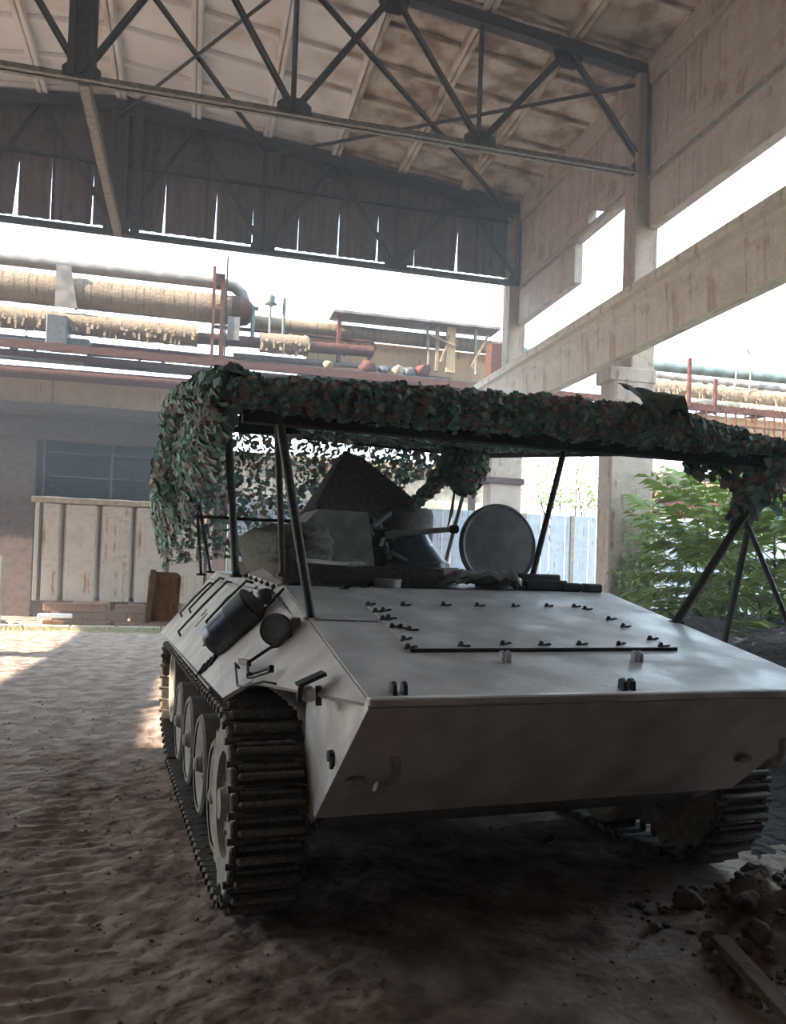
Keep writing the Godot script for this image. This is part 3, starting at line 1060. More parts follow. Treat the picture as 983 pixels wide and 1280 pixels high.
	mk.position = world_of(tank).affine_inverse() * mo
	tank.add_child(mk, true)
	b = MB.new()
	b.box(mo, Vector3(0.05, 0.06, 0.05), TB * Basis(Vector3.BACK, 0.15), 0.012)
	put("lamp_box", b, mats.paint_side, mk)
	b = MB.new()
	b.plate([mo + TB * Vector3(-0.045, 0.035, 0.04), mo + TB * Vector3(0.06, 0.08, 0.04), mo + TB * Vector3(0.06, 0.08, -0.035), mo + TB * Vector3(-0.045, 0.035, -0.035)], 0.014)
	b.bar(mo + TB * Vector3(-0.035, 0.035, 0.02), mo + TB * Vector3(-0.04, -0.025, 0.02), 0.02, 0.02)
	b.bar(mo + TB * Vector3(0.038, 0.03, 0), mo + TB * Vector3(0.042, -0.045, 0), 0.022, 0.022)
	put("lamp_hood", b, mats.black_steel, mk)
	# tow ring on the cheek
	b = MB.new()
	b.lathe(T(0.868, 0.885, 3.05), TB * Vector3(-1, 0, 0), [Vector2(0.025, 0), Vector2(0.022, 0.02), Vector2(0, 0.022)], 12)
	b.box(T(0.862, 0.865, 3.03), Vector3(0.02, 0.05, 0.018), TB)
	put("plug", b, mats.black_steel, tank)
	# rusty steel mudflap board at the rear corner, sunlight painted into its tan
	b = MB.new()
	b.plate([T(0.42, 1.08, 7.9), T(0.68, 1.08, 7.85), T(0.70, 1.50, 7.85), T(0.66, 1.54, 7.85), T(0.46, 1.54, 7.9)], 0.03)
	var fl := put("rear_board", b, mats.sunlit_tan, tank)
	b = MB.new()
	b.bar(T(0.41, 1.06, 7.88), T(0.45, 1.56, 7.88), 0.03, 0.05)  # pale strip painted for the sunlit edge of the board
	put("lit_edge_strip", b, mats.container_rail, fl)
	# light folded plate lying on the roof's left edge, with rivets
	b = MB.new()
	b.plate([T(0.93, 1.555, 5.5), T(1.0, 1.50, 4.86), T(1.17, 1.57, 4.9), T(1.1, 1.62, 5.6)], 0.02)
	var fp := put("edge_plate", b, mats.paint_side, tank)
	for i in 6:
		b = MB.new()
		var p := T(0.925, 1.55, 5.55).lerp(T(0.99, 1.495, 4.92), i / 5.0)
		b.lathe(p, TB * Vector3(-0.7, 0.7, 0), [Vector2(0.016, -0.01), Vector2(0.016, 0.014), Vector2(0, 0.016)], 8)
		put("rivet", b, mats.black_steel, fp)

func build_turret() -> void:
	var b: MB
	var tu := Node3D.new()
	tu.name = "turret"
	tu.position = world_of(tank).affine_inverse() * T(1.95, 1.55, 6.3)
	tank.add_child(tu, true)
	# low covered platform
	b = MB.new()
	b.plate([T(1.03, 1.58, 4.86), T(2.08, 1.58, 4.84), T(2.62, 1.60, 5.8), T(2.6, 1.60, 7.0), T(1.05, 1.60, 7.0)], 0.12)
	put("deck_cover", b, mats.deck_cover, tu)
	# slab-sided gun shield
	b = MB.new()
	b.plate([T(1.36, 1.63, 6.1), T(1.95, 1.63, 6.1), T(1.88, 2.055, 6.1), T(1.50, 2.06, 6.1), T(1.40, 1.96, 6.1)], 0.5)
	var sh := put("gun_shield", b, mats.turret, tu)
	b = MB.new()
	b.lathe(T(1.46, 1.89, 5.85), TB * Vector3(0, 0, 1), [Vector2(0.035, -0.01), Vector2(0.035, 0.03), Vector2(0.02, 0.034), Vector2(0, 0.034)], 14)
	put("sight_port", b, mats.black_steel, sh)
	b = MB.new()
	b.lathe(T(1.62, 1.62, 6.1), Vector3.UP, [Vector2(0.36, 0.0), Vector2(0.36, 0.06), Vector2(0.32, 0.08), Vector2(0, 0.08)], 26)
	put("turret_ring", b, mats.paint_dark, tu)
	# drum of the turret to the right of the gun
	b = MB.new()
	b.lathe(T(2.31, 1.60, 6.5), Vector3.UP, [Vector2(0.34, 0), Vector2(0.345, 0.5), Vector2(0.33, 0.545), Vector2(0, 0.56)], 32)
	put("turret_drum", b, mats.hood_cloth, tu)
	# flared skirt with a sheen
	b = MB.new()
	b.lathe(T(2.36, 1.60, 6.05), (TB * Vector3(-0.12, 1, -0.1)).normalized(), [Vector2(0.28, 0.0), Vector2(0.28, 0.05), Vector2(0.25, 0.075), Vector2(0.17, 0.20), Vector2(0.13, 0.30), Vector2(0, 0.31)], 30)
	put("flared_skirt", b, mats.blue_steel, tu)
	# pitched dark canvas hood behind the gun
	b = MB.new()
	var ap := T(1.86, 2.585, 6.5)
	var rows := []
	var ring := [T(1.56, 2.13, 6.2), T(1.58, 2.13, 6.2), T(2.45, 2.17, 6.2), T(2.47, 2.17, 6.85), T(1.6, 2.1, 6.9), T(1.56, 2.13, 6.2)]
	var top := [T(1.80, 2.56, 6.35), T(1.82, 2.585, 6.33), T(1.98, 2.535, 6.35), T(1.98, 2.535, 6.5), T(1.82, 2.56, 6.55), T(1.80, 2.56, 6.35)]
	var foot := [T(1.60, 2.0, 6.22), T(1.62, 2.0, 6.2), T(2.44, 2.05, 6.2), T(2.46, 2.05, 6.85), T(1.62, 2.0, 6.9), T(1.60, 2.0, 6.22)]
	for i in 5:
		b.quad(ring[i], ring[i + 1], top[i + 1], top[i], (ring[i] + ring[i + 1]) * 0.5 - T(2.0, 2.2, 6.55))
		b.quad(foot[i], foot[i + 1], ring[i + 1], ring[i], (ring[i] + ring[i + 1]) * 0.5 - T(2.0, 2.2, 6.55))
	b.quad(top[1], top[2], top[3], top[4], Vector3.UP)
	put("canvas_hood", b, mats.hood_cloth, tu)
	# gun: receiver, cradle arms, feed, barrel
	var gun := Node3D.new()
	gun.name = "gun"
	gun.position = world_of(tank).affine_inverse() * T(2.0, 1.88, 6.0)
	tu.add_child(gun, true)
	b = MB.new()
	b.box(T(2.0, 1.87, 6.05), Vector3(0.13, 0.16, 0.3), TB, 0.02)
	b.box(T(2.06, 1.89, 5.9), Vector3(0.06, 0.1, 0.16), TB, 0.015)
	b.box(T(1.93, 1.97, 6.0), Vector3(0.09, 0.08, 0.12), TB * Basis(Vector3.BACK, 0.5), 0.012)
	put("receiver", b, mats.black_steel, gun)
	for q in [[Vector3(1.90, 1.70, 5.95), Vector3(1.97, 2.02, 6.0)], [Vector3(2.10, 1.70, 5.95), Vector3(2.02, 1.98, 6.0)], [Vector3(1.93, 1.95, 5.9), Vector3(2.09, 2.07, 5.95)], [Vector3(2.06, 1.76, 5.85), Vector3(2.20, 1.70, 5.85)], [Vector3(1.86, 2.06, 6.0), Vector3(1.94, 1.88, 5.9)]]:
		b = MB.new()
		b.bar(T(q[0].x, q[0].y, q[0].z), T(q[1].x, q[1].y, q[1].z), 0.035, 0.05, Vector3.BACK, 0.008)
		put("cradle_arm", b, mats.paint_dark, gun)
	b = MB.new()
	b.tube([T(2.03, 1.88, 5.85), T(2.07, 1.90, 5.83), T(2.12, 1.905, 5.81), T(2.54, 1.957, 5.74)], [0.035, 0.035, 0.024, 0.021], 14)
	put("barrel", b, mats.gun_steel, gun)
	b = MB.new()
	b.tube([T(2.51, 1.953, 5.75), T(2.525, 1.955, 5.745), T(2.565, 1.96, 5.735), T(2.575, 1.961, 5.734)], [0.026, 0.035, 0.035, 0.026], 14)
	put("muzzle_cap", b, mats.rust, gun)
	b = MB.new()
	b.plate([T(1.955, 1.80, 5.80), T(1.985, 1.80, 5.80), T(2.005, 1.87, 5.79), T(1.975, 1.87, 5.79)], 0.008)
	put("tag_plate", b, mats.white_paper, gun)
	# round hatch lid standing open
	b = MB.new()
	b.lathe(T(2.87, 1.84, 5.63), (TB * Vector3(0, 0.06, 1)).normalized(), [Vector2(0, -0.03), Vector2(0.31, -0.03), Vector2(0.325, -0.018), Vector2(0.325, 0.016), Vector2(0.31, 0.03), Vector2(0.29, 0.024), Vector2(0, 0.034)], 44)
	var hatch := put("hatch_lid", b, mats.paint_dark, tank)
	b = MB.new()
	for x in [2.72, 3.02]:
		b.box(T(x, 1.56, 5.6), Vector3(0.08, 0.08, 0.1), TB, 0.015)
		b.tube([T(x - 0.05, 1.6, 5.6), T(x + 0.05, 1.6, 5.6)], 0.022, 8)
	put("hinge", b, mats.black_steel, hatch)

# loose things lying on the carrier's roof
func build_deck_load() -> void:
	var b: MB
	# rolled tarpaulin with folds, strapped beside the gun shield
	var nz := FastNoiseLite.new()
	nz.seed = 9
	nz.frequency = 1.1
	b = MB.new()
	b.blob(T(1.23, 1.75, 5.75), TB * Basis(Vector3.UP, 0.25) * Basis(Vector3.BACK, 0.16), Vector3(0.27, 0.20, 0.42), func(d: Vector3) -> float: return (1.0 / maxf(maxf(absf(d.x), absf(d.y)), absf(d.z) * 0.9)) * 0.38 + 0.55 + 0.03 * sin(d.y * 17.0 + d.x * 6.0 + 2.0 * sin(d.z * 3.0)) + 0.08 * nz.get_noise_3d(d.x * 1.5, d.y * 3.0, d.z * 1.5), 40, 26)
	var tp := put("tarpaulin_roll", b, mats.canvas)
	tag(tp, "folded dark green tarpaulin bundle stowed left of the gun shield", "tarpaulin")
	# flat rags and mats piled before the hatch
	var spots := [[2.28, 4.98, 0.52, 0.30, 0.1, 1.57, "canvas"], [2.42, 4.93, 0.5, 0.24, -0.25, 1.605, "turret"], [2.62, 4.97, 0.36, 0.22, 0.3, 1.565, "deck_cover"]]
	var said := ["grey flattened rag spread at the front of the roof", "crumpled pale grey sheet lying on top of the flattened rag", "brown rag tucked below the open round hatch lid"]
	for i in 3:
		var s: Array = spots[i]
		var rows := []
		for u in 11:
			var r := PackedVector3Array()
			for w in 15:
				var fx := w / 14.0 - 0.5
				var fz := u / 10.0 - 0.5
				var e := 1.0 - 0.12 * cos(fx * 9.0 + i)
				var p := Vector2(fx * s[2] * e, fz * s[3] * e).rotated(s[4])
				var hgt: float = 0.03 * nz.get_noise_2d(fx * 4.0 + i * 9.0, fz * 4.0) + 0.012 * sin(fx * 22.0 + fz * 9.0) - 0.05 * pow(absf(fx) * 2.0, 6.0)
				r.push_back(T(s[0] + p.x, s[5] + 0.02 + hgt, s[1] + p.y))
			rows.append(r)
		b = MB.new()
		b.sheet(rows)
		var low := []
		for r in rows:
			var rr := PackedVector3Array()
			for p in r:
				rr.push_back(p - Vector3(0, 0.03, 0))
			low.append(rr)
		b.sheet(low, Vector3.DOWN)
		for k in 10:
			b.quad(rows[k][0], rows[k + 1][0], low[k + 1][0], low[k][0], TB * Vector3(-1, 0, 0))
			b.quad(rows[k][14], rows[k + 1][14], low[k + 1][14], low[k][14], TB * Vector3(1, 0, 0))
		for k in 14:
			b.quad(rows[0][k], rows[0][k + 1], low[0][k + 1], low[0][k], TB * Vector3(0, 0, 1))
			b.quad(rows[10][k], rows[10][k + 1], low[10][k + 1], low[10][k], TB * Vector3(0, 0, -1))
		tag(put("rag", b, mats[s[6]]), said[i], "rag", "rags on the carrier roof")
	# black blocks along the front edge of the roof
	var blocks := [[2.86, 4.93, 0.30, 0.075, 0.2, "largest black box on the roof edge, below the hatch lid"], [2.90, 5.1, 0.34, 0.05, 0.16, "flat black box behind the largest one, against the hatch lid"], [3.03, 4.86, 0.15, 0.06, 0.1, "middle one of the small black blocks at the roof edge"], [3.19, 4.83, 0.13, 0.06, 0.1, "small black block nearest the right end of the roof edge"]]
	for q in blocks:
		b = MB.new()
		var y: float = 1.515 if q[1] < 5.0 else 1.58
		b.box(T(q[0], y + q[3] * 0.5, q[1]), Vector3(q[2], q[3], q[4]), TB * Basis(Vector3.UP, rng.randf_range(-0.1, 0.1)), 0.012)
		var o := put("box", b, mats.black_steel)
		tag(o, q[5], "box", "black boxes on the roof edge")
	# shallow round tin
	b = MB.new()
	b.lathe(T(1.70, 1.495, 4.86), Vector3.UP, [Vector2(0, 0), Vector2(0.088, 0), Vector2(0.094, 0.06), Vector2(0.098, 0.065), Vector2(0.092, 0.07), Vector2(0.0, 0.066)], 28)
	tag(put("tin", b, mats.turret), "shallow round olive tin standing at the top of the bow plate", "tin")
	# pale board
	b = MB.new()
	b.plate([T(1.19, 1.668, 5.2), T(1.32, 1.668, 5.25), T(1.54, 1.645, 4.86), T(1.44, 1.645, 4.84)], 0.022)
	tag(put("board", b, mats.scuffed), "short pale board lying on the dark deck cover", "board")

# ---------------------------------------------------------------- the yard beyond the hall
func pipe(called: String, pts: Array, r: float, m: String, label: String, bands := 0, lump := 0.0, group := "pipes over the yard") -> Node3D:
	var root := base(called, pts[0], label, "pipe", group)
	var b := MB.new()
	if lump > 0.0:
		var nz := FastNoiseLite.new()
		nz.seed = int(r * 1000.0) + pts.size()
		nz.frequency = 1.0
		var fine := []
		var rad := []
		var L: float = (pts[0] as Vector3).distance_to(pts[-1])
		var k := int(L / 0.09)
		for i in k + 1:
			fine.append((pts[0] as Vector3).lerp(pts[-1], float(i) / k))
			rad.append(r * (1.0 + lump * nz.get_noise_1d(i * 0.35) + lump * 0.5 * (1.0 if i % 5 == 0 else 0.0)))
		b.tube(fine, rad, 18)
		# torn ends of the wrapping hanging down
		var sag := MB.new()
		for i in (int(L * 16.0) if lump > 0.05 else 0):
			var f := rng.randf()
			var p: Vector3 = (pts[0] as Vector3).lerp(pts[-1], f)
			var a := rng.randf_range(-0.9, 0.6)
			var d := Vector3(0, sin(a), cos(a))
			var q := p + d * r * 0.98
			var l := rng.randf_range(0.08, 0.28) * (r / 0.32)
			sag.bar(q, q + Vector3(rng.randf_range(-0.03, 0.03), -l, 0.02 + 0.05 * rng.randf()), rng.randf_range(0.03, 0.09), 0.012, Vector3.BACK)
		put("wrapping", b, mats[m], root)
		if sag.v.size() > 0:
			tag(put("torn_strips", sag, mats[m], root), "", "", "", "stuff")
	else:
		b.tube(pts, r, 18)
		put("pipe_run", b, mats[m], root)
	for i in bands:
		var p: Vector3 = (pts[0] as Vector3).lerp(pts[-1], (i + 0.5) / bands)
		var ax: Vector3 = ((pts[-1] as Vector3) - pts[0]).normalized()
		var g := MB.new()
		g.lathe(p, ax, [Vector2(r + 0.015, -0.03), Vector2(r + 0.03, -0.03), Vector2(r + 0.03, 0.03), Vector2(r + 0.015, 0.03)], 18)
		put("band", g, mats.rust, root)
	return root

func build_container() -> void:
	var z := 21.0
	var c := base("container", W(-1.7, 0.66, z), "white ribbed steel container with rusty corners standing on timbers", "container")
	var x0 := -3.63
	var x1 := 0.45
	var ribs := [-3.58, -3.04, -2.2, -1.4, -0.58, 0.40]
	for i in ribs.size() - 1:
		var b := MB.new()
		b.box(W((ribs[i] + ribs[i + 1]) * 0.5, 1.84, z + 0.02), Vector3(ribs[i + 1] - ribs[i] - 0.18, 2.34, 0.05), Basis(), 0.008)
		put("panel", b, mats.container, c)
	for i in range(1, ribs.size() - 1):
		var b := MB.new()
		for s in [-1.0, 1.0]:
			b.plate([W(ribs[i], 0.68, z + 0.2), W(ribs[i] + s * 0.085, 0.68, z - 0.0), W(ribs[i] + s * 0.085, 3.0, z - 0.0), W(ribs[i], 3.0, z + 0.2)], 0.012)
		put("rib", b, mats.container, c)
	for x in [x0, x1]:
		var b := MB.new()
		b.box(W(x, 1.86, z + 0.1), Vector3(0.1, 2.4, 0.16), Basis(), 0.015)
		put("corner_post", b, mats.container, c)
	var t := MB.new()
	t.box(W((x0 + x1) * 0.5 - 0.04, 3.1, z + 0.06), Vector3(x1 - x0 + 0.2, 0.14, 0.2), Basis(), 0.02)
	put("top_rail", t, mats.container_rail, c)
	var s := MB.new()
	s.box(W(x0 + 0.03, 1.86, z + 1.3), Vector3(0.05, 2.4, 2.3))
	s.box(W(x1 - 0.03, 1.86, z + 1.3), Vector3(0.05, 2.4, 2.3))
	s.box(W((x0 + x1) * 0.5, 1.86, z + 2.45), Vector3(x1 - x0, 2.4, 0.05))
	put("side_wall", s, mats.container, c)
	var l := MB.new()
	l.box(W((x0 + x1) * 0.5, 0.72, z + 1.25), Vector3(x1 - x0, 0.1, 2.4))
	put("bottom", l, mats.rust, c)
	# a dusty load heaped above the rim
	var nz := FastNoiseLite.new()
	nz.seed = 4
	var rows := []
	for i in 7:
		var r := PackedVector3Array()
		for j in 30:
			r.push_back(W(lerpf(x0 + 0.06, x1 - 0.06, j / 29.0), 3.16 + 0.10 * sin(PI * i / 6.0) + 0.03 * nz.get_noise_2d(j * 30.0, i * 40.0), z + 0.15 + i * 0.36))
		rows.append(r)
	var h := MB.new()
	h.sheet(rows)
	tag(put("load", h, mats.brown_wall, c), "", "", "", "stuff")
	# timbers below
	var ts := base("timber_stack", W(-1.6, 0, 20.9), "stacked weathered timbers carrying the white container", "timber")
	for row in 3:
		for k in 3:
			var b := MB.new()
			var len := 1.45 + 0.1 * ((k + row) % 2)
			var xx := -3.35 + 1.62 * k + 0.35 * (row % 2) + len * 0.5
			b.box(W(xx, 0.12 + 0.205 * row, 20.78 + 0.07 * rng.randf_range(-1, 1)), Vector3(len, 0.195, 0.34), Basis(Vector3.UP, rng.randf_range(-0.03, 0.03)), 0.015)
			put("timber", b, mats.timber, ts)
	for k in 4:
		var b := MB.new()
		b.box(W(-3.2 + 1.4 * k, 0.33, 22.6), Vector3(0.4, 0.62, 0.9), Basis(), 0.02)
		put("timber", b, mats.timber, ts)

func build_kerb() -> void:
	var k := base("kerb", W(-4.5, 0, 20.35), "low pale concrete kerb stones in front of the timbers", "kerb")
	for i in 9:
		var b := MB.new()
		b.box(W(-8.3 + 1.02 * i, 0.05, 20.35 + 0.02 * rng.randf_range(-1, 1)), Vector3(1.0, 0.16, 0.2), Basis(Vector3.UP, rng.randf_range(-0.02, 0.02)), 0.025)
		put("kerb_stone", b, mats.kerb, k)
	var g := MB.new()
	for i in 900:
		var x := rng.randf_range(-8.5, 0.6)
		var z := 20.1 + rng.randf_range(-0.25, 0.12)
		var p := W(x, ground_y(x, z), z)
		var h := rng.randf_range(0.05, 0.16)
		var q := p + Vector3(rng.randf_range(-0.06, 0.06), h, rng.randf_range(-0.06, 0.06))
		g.col = Color(0.30, 0.34, 0.12).lerp(Color(0.42, 0.38, 0.2), rng.randf())
		g.tri(p + Vector3(-0.008, 0, 0), p + Vector3(0.008, 0, 0), q, Vector3.BACK)
	tag(put("grass", g, mats.leaf, null, true), "thin strip of dry grass along the kerb", "grass", "", "stuff")
	# broken stones on the left
	var left := [[-5.25, 20.9, 0.26, "largest pale stone in the heap at the far left edge"], [-4.75, 20.7, 0.17, "middling pale stone right of the largest one by the green posts"], [-4.3, 20.85, 0.2, "flattish pale stone in front of the brown wall"], [-3.95, 20.65, 0.15, "pale stone just left of the timbers"], [-4.5, 21.5, 0.22, "pale stone behind the flattish one, against the brown wall"], [-5.5, 21.6, 0.2, "pale stone at the back of the heap by the green posts"]]
	for q in left:
		stone(W(q[0], ground_y(q[0], q[1]) + float(q[2]) * 0.35, q[1]), q[2], "stone", mats.stone, [q[3], "rubble left of the timbers"])
	rubble("rubble", mats.stone, 60, -5.8, -3.6, 20.5, 22.0, 0.03, 0.1, "small broken pale rubble between the stones left of the timbers")
	var s := MB.new()
	s.box(W(-3.05, 0.34, 20.45), Vector3(0.75, 0.1, 0.2), Basis(Vector3.UP, 0.2), 0.02)
	tag(put("slab", s, mats.white_paper), "white broken slab leaning on the left end of the timbers", "slab")

func stone(p: Vector3, r: float, called: String, m: Material, words: Array) -> void:
	var nz := FastNoiseLite.new()
	nz.seed = rng.randi_range(1, 9999)
	nz.frequency = 0.9
	var b := MB.new()
	var bas := Basis(Vector3.UP, rng.randf() * TAU) * Basis(Vector3.RIGHT, rng.randf_range(-0.4, 0.4))
	b.blob(p, bas, Vector3(1.0, 0.62, 0.8) * r, func(d: Vector3) -> float: return 0.9 + 0.5 * nz.get_noise_3d(d.x, d.y, d.z) + 0.12 * nz.get_noise_3d(d.x * 4.0, d.y * 4.0, d.z * 4.0), 12, 8)
	tag(put(called, b, m), words[0], "stone", words[1])

func rubble(called: String, m: Material, count: int, x0: float, x1: float, z0: float, z1: float, r0: float, r1: float, label: String) -> void:
	var b := MB.new()
	for i in count:
		var x := rng.randf_range(x0, x1)
		var z := rng.randf_range(z0, z1)
		var s := rng.randf_range(r0, r1)
		var k := rng.randf() * 9.0
		b.blob(W(x, ground_y(x, z) + s * 0.25, z), Basis(Vector3.UP, rng.randf() * TAU), Vector3(1.0, 0.6, 0.8) * s, func(q: Vector3) -> float: return 0.9 + 0.2 * sin(q.x * 5.0 + k) * cos(q.z * 4.0 + k), 7, 5)
	tag(put(called, b, m), label, "rubble", "", "stuff")

func build_factory() -> void:
	var f := base("industrial_building", W(-4.0, 0, 25.5), "brown industrial building with a dark open front below sunlit upper wall", "building")
	var b := MB.new()
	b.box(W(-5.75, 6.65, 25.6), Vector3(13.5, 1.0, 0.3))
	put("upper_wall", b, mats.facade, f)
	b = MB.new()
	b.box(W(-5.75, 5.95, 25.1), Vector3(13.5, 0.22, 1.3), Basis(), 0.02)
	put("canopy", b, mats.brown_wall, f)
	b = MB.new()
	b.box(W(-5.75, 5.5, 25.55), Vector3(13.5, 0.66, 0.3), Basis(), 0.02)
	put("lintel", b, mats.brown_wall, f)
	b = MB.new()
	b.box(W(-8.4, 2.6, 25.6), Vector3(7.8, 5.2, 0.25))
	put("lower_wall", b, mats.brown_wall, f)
	for q in [[-5.75, 31.0, 13.5, 0.2], [0.95, 28.4, 0.2, 5.6], [-12.4, 28.4, 0.2, 5.6]]:
		b = MB.new()
		b.box(W(q[0], 3.5, q[1]), Vector3(q[2], 7.2, q[3]))
		put("inner_wall", b, mats.brown_wall, f)
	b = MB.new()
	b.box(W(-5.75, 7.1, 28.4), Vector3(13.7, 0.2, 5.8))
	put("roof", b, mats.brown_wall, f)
	# window grid of thin bars in the opening
	for x in [-4.3, -2.4, -0.5]:
		b = MB.new()
		b.box(W(x, 4.25, 25.6), Vector3(0.06, 1.9, 0.06))
		put("mullion", b, mats.brown_wall, f)
	for y in [3.35, 4.15, 4.85]:
		b = MB.new()
		b.box(W(-1.75, y, 25.6), Vector3(5.4, 0.05, 0.05))
		put("glazing_bar", b, mats.brown_wall, f)
	b = MB.new()
	b.box(W(-1.75, 1.6, 25.65), Vector3(5.5, 3.2, 0.15))
	put("sill_wall", b, mats.brown_wall, f)
	for x in [-5.3, -4.95]:
		b = MB.new()
		b.box(W(x, 0.85, 23.6), Vector3(0.12, 1.7, 0.12), Basis(), 0.015)
		tag(put("post", b, mats.pipe_green), "faded green post standing near the brown wall, " + ("left of the pair" if x < -5.1 else "right of the pair"), "post", "green posts")

	# the pipe bridge above
	var zp := 24.6
	var p1 := [W(-14.0, 10.02, zp), W(0.55, 10.05, zp), W(0.95, 10.0, zp), W(1.2, 9.8, zp), W(1.28, 9.5, zp)]
	pipe("steam_pipe", p1, 0.17, "pipe_pale", "topmost thin pale pipe bending down at its right end", 0)
	var big := pipe("lagged_pipe", [W(-14.0, 9.32, zp), W(0.9, 9.28, zp)], 0.43, "lagging", "thickest lagged pipe under the topmost thin pipe", 0, 0.03)
	var cap := MB.new()
	cap.lathe(W(0.88, 9.28, zp), Vector3.RIGHT, [Vector2(0.44, 0), Vector2(0.44, 0.25), Vector2(0.38, 0.5), Vector2(0.22, 0.66), Vector2(0, 0.72)], 24)
	put("end_cap", cap, mats.pipe_rust, big)
	pipe("lagged_pipe", [W(-14.0, 8.38, zp - 0.2), W(-0.05, 8.34, zp - 0.2)], 0.30, "lagging", "shaggy torn lagged pipe second from the top on the left", 0, 0.08)
	pipe("pink_pipe", [W(-14.0, 7.72, zp), W(-3.55, 7.72, zp)], 0.13, "pipe_pale", "short pale pinkish pipe below the shaggy lagged pipe at left", 2)
	pipe("pink_pipe", [W(-3.0, 7.65, zp), W(5.0, 7.75, zp)], 0.12, "pipe_pale", "pale pipe sagging below the shaggy lagging at centre", 2)
	pipe("thin_pipe", [W(-14.0, 7.3, zp), W(-3.2, 7.28, zp)], 0.06, "pipe_pale", "upper of two thin pipes in the pipe bridge's shade", 0)
	pipe("thin_pipe", [W(-14.0, 7.02, zp + 0.1), W(-2.6, 7.0, zp + 0.1)], 0.05, "pipe_pale", "lower of two thin pipes in the pipe bridge's shade", 0)
	pipe("dark_duct", [W(-14.0, 6.72, zp - 0.5), W(6.0, 6.9, zp - 0.5)], 0.17, "rust", "dark pipe running along the lowest level of the bridge", 0)
	pipe("red_pipe", [W(-0.1, 8.3, zp - 0.2), W(5.2, 8.42, zp - 0.2)], 0.17, "pipe_rust", "red-brown pipe continuing from the shaggy lagged pipe", 3)
	pipe("lagging_roll", [W(1.75, 8.36, zp - 0.2), W(3.2, 8.39, zp - 0.2)], 0.29, "lagging", "loose lump of lagging around the red-brown pipe", 0, 0.12)
	pipe("thin_pipe", [W(0.4, 8.75, zp), W(5.2, 8.78, zp), W(5.35, 8.6, zp), W(5.1, 8.2, zp)], 0.06, "pipe_rust", "thin rusty pipe above the red-brown pipe, hooked at its end", 0)
	pipe("thin_pipe", [W(1.0, 7.95, zp), W(6.5, 8.0, zp)], 0.08, "pipe_pale", "thin pale pipe just below the red-brown pipe", 0)
	pipe("cream_pipe", [W(1.5, 9.15, zp + 0.5), W(10.4, 9.15, zp + 0.5)], 0.22, "lagging", "long cream pipe running on to the far right column", 0, 0.01)
	pipe("rusty_pipe", [W(-14.0, 7.30, zp - 0.6), W(8.0, 7.28, zp - 0.6)], 0.09, "rust", "rusty pipe along the front of the bridge girder", 8)
	pipe("brown_pipe", [W(-14.0, 7.95, zp + 0.6), W(8.0, 7.9, zp + 0.6)], 0.15, "pipe_rust", "brown pipe at the back of the bridge", 6)
	# saddles and frames
	var names := ["curved plate saddle holding the thickest lagged pipe", "dark saddle below the shaggy lagged pipe"]
	b = MB.new()
	b.plate([W(-3.95, 8.72, zp - 0.46), W(-3.4, 8.72, zp - 0.46), W(-3.42, 9.2, zp - 0.46), W(-3.6, 9.9, zp - 0.46), W(-3.95, 9.9, zp - 0.46)], 0.05)
	b.bar(W(-3.4, 8.72, zp - 0.4), W(-3.62, 9.9, zp - 0.4), 0.08, 0.2, Vector3.BACK)
	tag(put("saddle", b, mats.pipe_pale), names[0], "bracket")
	b = MB.new()
	b.box(W(-3.85, 8.0, zp - 0.3), Vector3(0.55, 0.9, 0.7), Basis(), 0.03)
	b.box(W(-3.3, 7.75, zp - 0.2), Vector3(0.6, 0.3, 0.5), Basis(), 0.03)
	tag(put("saddle", b, mats.truss), names[1], "bracket")
	var fr := base("upright_stand", W(0.7, 6.0, zp), "rusty upright frame beside the pipe elbows", "frame")
	for q in [[0.36, 10.35, 0.09], [0.72, 10.7, 0.05], [0.62, 9.9, 0.14]]:
		b = MB.new()
		b.box(W(q[0], (q[1] + 7.4) * 0.5, zp - 0.52), Vector3(q[2], q[1] - 7.4, q[2]))
		put("upright", b, mats.pipe_rust, fr)
	b = MB.new()
	b.box(W(0.95, 8.6, zp - 0.5), Vector3(0.36, 0.7, 0.06), Basis(), 0.01)
	put("plate", b, mats.pipe_pale, fr)
	b = MB.new()
	b.box(W(0.5, 10.0, zp - 0.3), Vector3(0.34, 0.4, 0.3), Basis(), 0.02)
	put("flange", b, mats.pipe_rust, fr)
	var vl := base("valve", W(2.0, 8.5, zp), "small valve on a thin riser with a round wheel on top", "valve")
	b = MB.new()
	b.tube([W(2.02, 8.5, zp - 0.3), W(2.02, 9.6, zp - 0.3)], 0.04, 8)
	put("riser", b, mats.pipe_pale, vl)
	b = MB.new()
	b.blob(W(2.03, 9.62, zp - 0.3), Basis(), Vector3(0.13, 0.17, 0.13), func(d: Vector3) -> float: return 0.85 + 0.3 * absf(sin(d.y * 5.0)), 12, 8)
	b.tube([W(1.86, 9.5, zp - 0.3), W(2.2, 9.52, zp - 0.3)], 0.04, 6)
	b.tube([W(1.9, 9.72, zp - 0.3), W(2.16, 9.74, zp - 0.3)], 0.03, 6)
	put("hand_wheel", b, mats.pipe_green, vl)
	var ri := [[2.43, 9.75, 0.05, "thin pale riser just right of the valve"], [1.52, 9.4, 0.06, "short dark riser left of the valve"]]
	for q in ri:
		b = MB.new()
		b.tube([W(q[0], 8.3, zp - 0.25), W(q[0], q[1], zp - 0.25)], q[2], 8)
		if q[2] > 0.055:
			b.box(W(q[0], q[1] - 0.06, zp - 0.25), Vector3(0.3, 0.09, 0.1))
		tag(put("riser", b, mats.pipe_green), q[3], "pipe", "risers on the pipe bridge")
	# pale duct casing with a flat roof over it
	var du := base("duct_casing", W(6.5, 8.0, zp + 1.0), "pale clad duct casing under a thin flat cover on the bridge", "duct")
	b = MB.new()
